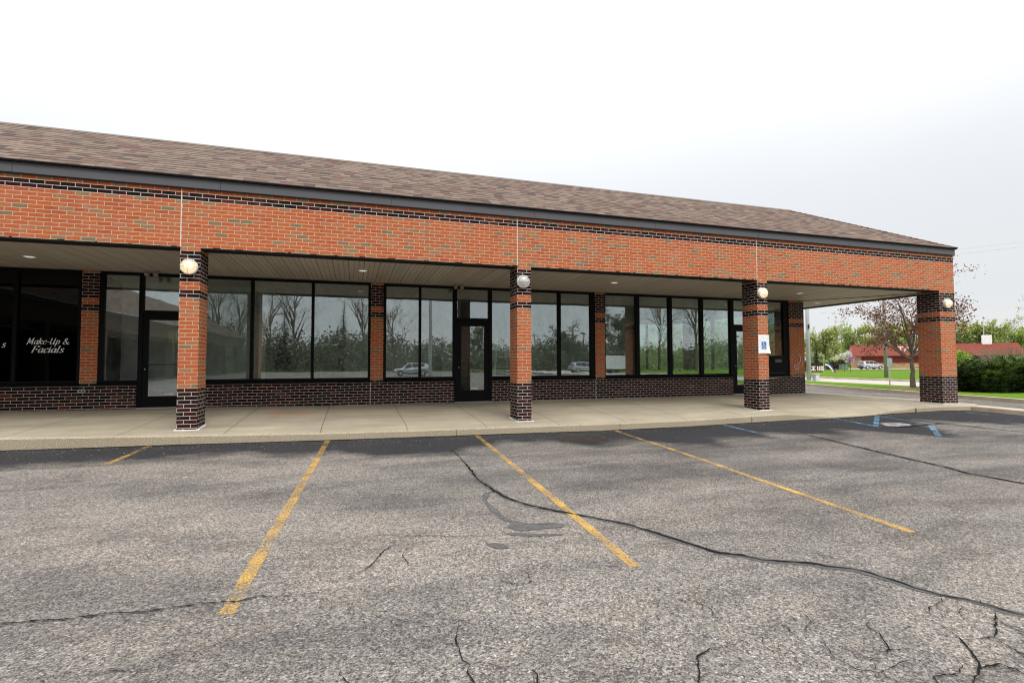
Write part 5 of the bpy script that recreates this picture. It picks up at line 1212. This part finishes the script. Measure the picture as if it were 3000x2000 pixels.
for u, lb in ((2473, 'thin dark stake on the lawn by the banner'), (2490, 'thin dark stake nearest the red roofed building')):
    p = W(px(u, 57), 57); m = MB(); m.tube([p - Vector((0, 0, .1)), p + Vector((0, 0, .88))], .02, 5); tag(m.build('lawn_stake', M['wire']), lb, 'stake', 'stakes on the lawn')
t = thing('transformer_box', 'green utility cabinet left of the red roofed building', 'utility box', W(px(2475, 86), 86))
def sl3(d, t0, t1, z0, z1, dep, mat, nm, par):
    mb = MB(); c = []
    for z in (z0, z1):
        for tt, dd in ((t0, d), (t1, d), (t1, d + dep), (t0, d + dep)): x, y = from_td(tt, dd); c.append((x, y, ZT(d) + z))
    for f in ((0,1,5,4), (1,2,6,5), (2,3,7,6), (3,0,4,7), (4,5,6,7), (3,2,1,0)): mb.face([c[i] for i in f])
    return mb.build(nm, mat, par)
tt = px(2475, 86); sl3(86, tt - .48, tt + .48, -.1, .85, .9, M['utilgreen'], 'cabinet', t); sl3(85.96, tt - .52, tt + .52, .851, .95, .98, M['utilgreen'], 'lid', t)
t = thing('fire_hydrant', 'small red hydrant at the verge beside the corner pier', 'hydrant', (30.1, 15.75, .218))
m = MB(); m.lathe([(.10, 0), (.08, .04), (.075, .30), (.09, .32), (.07, .40), (.0, .44)], 12, Matrix.Translation((30.1, 15.75, .21))); m.build('barrel', M['hydrant'], t, smooth=True); m = MB(); m.tube([(29.97, 15.75, .42), (30.23, 15.75, .42)], .04, 8); m.build('outlet_cap', M['hydrant'], t)
t = thing('distant_house', 'small grey roofed house half hidden behind the corner pier', 'house', W(px(2355, 112), 112))
th = px(2357, 112); sl3(112, th - 4, th + .9, -.1, 2.0, 6, M['fence'], 'wall', t)
m = MB(); zz = ZT(112)
def hp(tt, dd, z): x, y = from_td(tt, dd); return (x, y, zz + z)
m.face([hp(th - 4.5, 111.3, 1.9), hp(th + 1.4, 111.3, 1.9), hp(th + .2, 115, 3.4), hp(th - 3.5, 115, 3.4)]); m.face([hp(th + 1.4, 111.3, 1.9), hp(th + 1.4, 118.7, 1.9), hp(th + .2, 115, 3.4)]); m.face([hp(th + 1.4, 118.7, 1.9), hp(th - 4.5, 118.7, 1.9), hp(th - 3.5, 115, 3.4), hp(th + .2, 115, 3.4)]); m.build('roof', M['greyroof'], t)

# individual trees beyond the lawn
conifer('spruce_tree', 'dark green spruce behind the light pole', W(px(2391, 100), 100), 5.2, 3, wid=.28)
tree('redbud_tree', 'small redbud in purple flower left of the red roofed building', 'tree', W(px(2480, 112), 112), 3.4, 'redbud', 5)
tree('blossom_tree', 'small white blossoming tree below the redbud', 'tree', W(px(2470, 106), 106), 3.0, 'blossom', 6)
grp = 'spring trees beyond the lawn'
for (u, d, h_, sty, lb, sd) in [(2418, 128, 9.2, 'olive', 'round yellow green tree behind the spruce', 11), (2368, 136, 9.0, 'pale', 'thin pale green tree beside the corner pier', 12), (2448, 150, 11.5, 'pale', 'tall thin pale tree left of the red maple', 13), (2500, 152, 11.0, 'spring', 'bright green tree behind the left end of the red roof', 14),
        (2570, 158, 11.5, 'olive', 'olive green tree behind the roof and the utility pole', 15), (2640, 156, 11.5, 'spring', 'green tree behind the roof letters', 16), (2825, 152, 12.0, 'olive', 'olive tree just left of the white chimney', 17), (2893, 150, 11.6, 'olive', 'dull green tree just right of the white chimney', 18), (2945, 156, 13.5, 'pale', 'tall pale tree right of the chimney', 19), (2990, 150, 12, 'spring', 'fresh green tree at the right edge of the picture', 20)]:
    tree('deciduous_tree', lb, 'tree', W(px(u, d), d), h_, sty, sd, grp)
t = tree('bare_tree', 'slender half bare tree leaning at the right edge behind the hedge', 'tree', (46.9, 10.6, .1), 6.6, 'wisp', 41)
for u, d, lb, mt, r_, h_, sd in ((2440, 92, 'dark reddish shrub behind the wind bent banner', 'shrubred', 1.0, 1.3, 51), (2462, 93, 'dark shrub left of the green utility cabinet', 'shrubred', .8, 1.5, 52), (2425, 99, 'yellow green shrub row right of the light pole', 'limeleaf', 2.2, 1.6, 53), (2452, 104, 'bright green bush in front of the blossoming tree', 'springleaf', 1.6, 1.9, 54)):
    shrub('shrub', lb, 'shrub', W(px(u, d), d), r_, h_, mt, 420, sd, .26)
# far wood that reads as one mass
rng = random.Random(91); m = MB()
for k_ in range(6500):
    d = rng.uniform(158, 190); u = rng.uniform(1900, 3150); tt = px(u, d); hmax = 8.6 + 1.8 * math.sin(tt * .11) + 1.4 * math.sin(tt * .31 + 1) + 1.0 * math.sin(tt * .7)
    z = hmax * rng.random() ** .75; p = W(tt, d, z); leaves(rng, [p], 3, .62, .6, m)
o = m.build('far_wood', M['oliveleaf']); tag(o, 'far green wood along the horizon', 'wood', None, 'stuff')
m = MB()
for k_ in range(130):
    d = rng.uniform(160, 185); tt = px(rng.uniform(2330, 3050), d); p = W(tt, d); hh = rng.uniform(8, 12.5); m.tube([p, p + Vector((rng.uniform(-.4, .4), 0, hh * .6)), p + Vector((rng.uniform(-1, 1), rng.uniform(-1, 1), hh))], [.14, .09, .03], 4, False)
    for q_ in range(5): a_ = p + Vector((0, 0, hh * rng.uniform(.4, .85))); m.tube([a_, a_ + Vector((rng.uniform(-1.6, 1.6), rng.uniform(-1.6, 1.6), rng.uniform(.8, 2.2)))], [.05, .015], 3, False)
o = m.build('far_tree_trunks', M['bark']); tag(o, 'bare grey stems in the far wood', 'wood', None, 'stuff')
# beyond the side windows: greenery seen through the end unit
rng = random.Random(92); m = MB()
for k_ in range(4200):
    d = rng.uniform(75, 110); u = rng.uniform(1780, 2340); tt = px(u, d); hmax = 5.5 + 2.5 * math.sin(tt * .2) + 1.2 * math.sin(tt * .6)
    x, y = from_td(tt, d); leaves(rng, [Vector((x, y, hmax * rng.random() ** .7))], 3, .38, .4, m)
o = m.build('back_wood', M['oliveleaf']); tag(o, 'green trees glimpsed through the end shop windows', 'wood', None, 'stuff')
mb = MB(); mb.box(-40, 34, 17, 120, -.25, .06); struct('back_lawn', mb, M['grass'])

# ------------------------------------------------------------------ across the lot: what the shop windows mirror
def mir(u, v, d):   # a point seen at (u, v) mirrored in the glass, d metres along the view
    x, y = from_td(px(u, d), d); return x, 2 * (YW + .083) - y
def back(u, d, z=0.0): x, y = mir(u, 0, d); return (x, y, z)
mb = MB(); mb.box(-90, 120, -130, -63.5, -.3, .06); struct('far_verge', mb, M['roughgrass'])
gb = 'trees across the lot mirrored in the shop windows'
proto = {}
for i, (u, d, h_, sty, lb) in enumerate([(860, 84, 15.5, 'bare', 'bare tree mirrored in the pane right of the left column'), (790, 88, 14, 'bare', 'bare tree mirrored behind the black partition'), (700, 84, 13.5, 'bare', 'bare tree mirrored in the pane touching the left column'), (640, 80, 14.5, 'bare', 'leafless tree mirrored close beside the left column'),
        (1062, 86, 13.2, 'bare', 'bushy bare tree mirrored left of the second pier'), (1150, 66, 9.5, 'bare', 'spreading bare tree mirrored right of the second pier'), (1390, 86, 6.2, 'olive', 'green tree mirrored beside the middle door'), (1818, 80, 8.2, 'olive', 'round dark tree mirrored right of the third pier'),
        (1660, 74, 5.6, 'olive', 'low spreading tree mirrored right of the middle column'), (1935, 74, 12.5, 'bare', 'bare tree mirrored in the second pane past the third pier'), (2040, 70, 12, 'bare', 'bare tree mirrored in the third pane past the third pier')]):
    if sty == 'bare' and 'bare' in proto and i % 3:
        copy_thing(proto['bare'][0], back(u, d, 0), i * 1.3, lb, gb, h_ / proto['bare'][1])
    else:
        t = tree('mirrored_tree', lb, 'tree', back(u, d, 0), h_, 'mirrored' if sty == 'olive' else sty, 60 + i, gb); proto[sty] = (t, h_)
conifer('mirrored_spruce', 'tall spruce mirrored in the third pane past the left column', back(1006, 82), 11.8, 71, gb, .17); conifer('mirrored_spruce', 'spruce mirrored in the pane above the black partition', back(833, 78), 10.0, 72, gb, .2)
rng = random.Random(93); m = MB()
for k_ in range(26000):
    d = rng.uniform(74, 96); u = rng.uniform(150, 2250); x, y = mir(u, 0, d)
    hmax = 3.9 + .8 * math.sin(u * .012) + .6 * math.sin(u * .04) + (2.2 if u < 1120 else 0) + rng.gauss(0, .5); leaves(rng, [Vector((x, y, hmax * rng.random() ** 1.05))], 3, .26, .35, m)
us = frange(120, 2280, 14); rows = [0, .35, .7, 1.0]
def bank(u, f):
    hh = (2.6 + .9 * math.sin(u * .013) + .6 * math.sin(u * .041 + 1) + .35 * math.sin(u * .13) + (1.9 if u < 1120 else 0)) * f
    x, y = mir(u, 0, 97 + 1.2 * math.sin(u * .07) * f + 3 * f); return (x, y, hh)
for a_, b_ in zip(us, us[1:]):
    for f0, f1 in zip(rows, rows[1:]): m.face([bank(a_, f0), bank(b_, f0), bank(b_, f1), bank(a_, f1)])
o = m.build('mirrored_thicket', M['darkleaf']); tag(o, 'low thicket across the lot mirrored along the shop windows', 'wood', None, 'stuff')
for u, d, h_, lb, arms in ((1679, 96, 8.4, 'utility pole with crossarms mirrored right of the middle column', 3), (1566, 110, 7.6, 'short utility pole mirrored beside the middle column', 1)):
    x, y, z = back(u, d); t = thing('mirrored_utility_pole', lb, 'utility pole', (x, y, 0)); m = MB(); m.tube([(x, y, -.1), (x, y, h_)], .15, 8); m.build('pole', M['wood'], t)
    for k_ in range(arms): m = MB(); m.box(x - 1.15, x + 1.15, y - .06, y + .06, h_ - .5 - k_ * .75, h_ - .36 - k_ * .75); m.build('crossarm', M['wood'], t)
x, y, z = back(1709, 84); t = thing('mirrored_lamp_post', 'parking lot lamp post mirrored left of the third pier', 'light pole', (x, y, 0)); m = MB(); m.tube([(x, y, -.1), (x, y, 6.2)], .09, 8); m.build('mast', M['darkeave'], t); m = MB(); m.box(x - .55, x + .3, y - .2, y + .2, 5.95, 6.25); m.build('lamp_head', M['darkeave'], t, bevel=.05, weld=True)
x, y, z = back(1260, 34); t = thing('mirrored_mast', 'thick grey lamp mast mirrored left of the middle door', 'light pole', (x, y, 0)); m = MB(); m.tube([(x, y, -.1), (x, y, 9)], [.13, .10], 10); m.build('mast', M['steel'], t); m = MB(); m.box(x - .5, x + .5, y - .2, y + .2, 8.9, 9.1); m.build('lamp_head', M['steel'], t)
suv('parked_car', 'silver car across the lot mirrored beside the second pier', (*mir(1205, 0, 50), .0), R(180), M['silver'], .76); suv('parked_car', 'car across the lot mirrored left of the third pier', (*mir(1712, 0, 60), 0), R(0), M['silver'], .8)
x, y = mir(1806, 0, 60); t = thing('white_trailer', 'white box trailer across the lot mirrored past the third pier', 'trailer', (x, y, 0))
m = MB(); m.box(x - 2.4, x + 2.4, y - 1.1, y + 1.1, .55, 2.05); m.build('box', M['whitecar'], t, bevel=.04, weld=True); m = MB(); m.box(x - 2.3, x + 2.3, y - .9, y + .9, .40, .549); m.build('chassis', M['carblack'], t)
for dx in (-.5, .5):
    m = MB(); m.lathe([(.0, .14), (.18, .14), (.33, .1), (.33, -.1), (.0, -.1)], 18, Matrix.Translation((x + dx, y - .95, .33)) @ Matrix.Rotation(R(90), 4, 'X')); m.build('wheel', M['tyre'], t)
# ------------------------------------------------------------------ sky, sun, camera
w = bpy.data.worlds.new('World'); S.world = w; w.use_nodes = True; nt = w.node_tree; nt.nodes.clear()
def wn(typ, **p):
    n_ = nt.nodes.new(typ)
    for k_, v in p.items(): setattr(n_, k_, v)
    return n_
out = wn('ShaderNodeOutputWorld'); sky = wn('ShaderNodeTexSky', sky_type='NISHITA'); sky.sun_disc = False; sky.sun_elevation = R(52); sky.sun_rotation = R(170)
b1 = wn('ShaderNodeBackground'); b1.inputs[1].default_value = .10; nt.links.new(sky.outputs[0], b1.inputs[0])
tc = wn('ShaderNodeTexCoord'); sp_ = wn('ShaderNodeSeparateXYZ'); nt.links.new(tc.outputs['Generated'], sp_.inputs[0])
# overcast deck: cloud sheets projected on a plane overhead, brighter towards the zenith
def mth(op, a, b=0.0, clamp=False):
    n_ = wn('ShaderNodeMath', operation=op, use_clamp=clamp)
    for i_, v in enumerate((a, b)):
        if hasattr(v, 'is_output'): nt.links.new(v, n_.inputs[i_])
        else: n_.inputs[i_].default_value = v
    return n_.outputs[0]
zz = mth('MAXIMUM', sp_.outputs[2], .02); dn = mth('ADD', zz, .12)
cb = wn('ShaderNodeCombineXYZ'); nt.links.new(mth('DIVIDE', sp_.outputs[0], dn), cb.inputs[0]); nt.links.new(mth('DIVIDE', sp_.outputs[1], dn), cb.inputs[1])
nz = wn('ShaderNodeTexNoise'); nz.inputs['Scale'].default_value = .75; nz.inputs['Detail'].default_value = 6; nz.inputs['Roughness'].default_value = .5; nz.inputs['Distortion'].default_value = .3; nt.links.new(cb.outputs[0], nz.inputs['Vector'])
cr = wn('ShaderNodeValToRGB'); cr.color_ramp.elements[0].position = .36; cr.color_ramp.elements[0].color = (.755, .775, .80, 1); cr.color_ramp.elements[1].position = .58; cr.color_ramp.elements[1].color = (.78, .787, .795, 1)
nt.links.new(nz.outputs[0], cr.inputs[0])
grad = wn('ShaderNodeMapRange'); nt.links.new(mth('POWER', zz, 3.0), grad.inputs[0]); grad.inputs[1].default_value = 0; grad.inputs[2].default_value = 1.0; grad.inputs[3].default_value = SKY_LO; grad.inputs[4].default_value = SKY_HI
b2 = wn('ShaderNodeBackground'); nt.links.new(cr.outputs[0], b2.inputs[0])
east = wn('ShaderNodeMapRange'); nt.links.new(sp_.outputs[0], east.inputs[0]); east.inputs[1].default_value = -.2; east.inputs[2].default_value = .9; east.inputs[3].default_value = 1.04; east.inputs[4].default_value = .97
nt.links.new(mth('MULTIPLY', grad.outputs[0], east.outputs[0]), b2.inputs[1])
mx = wn('ShaderNodeMixShader'); mx.inputs[0].default_value = .90; nt.links.new(b1.outputs[0], mx.inputs[1]); nt.links.new(b2.outputs[0], mx.inputs[2]); nt.links.new(mx.outputs[0], out.inputs[0])
sl_ = bpy.data.lights.new('sun', 'SUN'); sl_.energy = SUN; sl_.angle = R(25); sl_.color = (1, .965, .91); so = bpy.data.objects.new('sun', sl_); COL.objects.link(so)
so.rotation_euler = Vector((-.12, .60, -.80)).to_track_quat('-Z', 'Y').to_euler()
cam = bpy.data.cameras.new('camera'); cam.sensor_width = 36; cam.lens = 36 * 1478.76 / 3000; cam.clip_start = .05; cam.clip_end = 2000
co = bpy.data.objects.new('camera', cam); COL.objects.link(co); S.camera = co
yaw, pit, rol = .30475, .04009, -.0022
fw = Vector((math.sin(yaw) * math.cos(pit), math.cos(yaw) * math.cos(pit), math.sin(pit))); rt = Vector((math.cos(yaw), -math.sin(yaw), 0)); up = rt.cross(fw)
rt2 = rt * math.cos(rol) + up * math.sin(rol); up2 = -rt * math.sin(rol) + up * math.cos(rol)
mt = Matrix(((rt2.x, up2.x, -fw.x, 2.8568), (rt2.y, up2.y, -fw.y, -9.933), (rt2.z, up2.z, -fw.z, .4456 + ZO), (0, 0, 0, 1))); co.matrix_world = mt
S.view_settings.view_transform = 'Standard'; S.view_settings.look = 'None'; S.view_settings.exposure = EXPO; S.view_settings.gamma = 1; S.view_settings.use_curve_mapping = False
S.render.engine = 'CYCLES'; cy = S.cycles; cy.filter_width = 1.15; cy.use_denoising = True; cy.max_bounces = 10; cy.transparent_max_bounces = 24; cy.diffuse_bounces = 4; cy.glossy_bounces = 5; cy.transmission_bounces = 6; cy.sample_clamp_indirect = 6; cy.caustics_reflective = False; cy.caustics_refractive = False
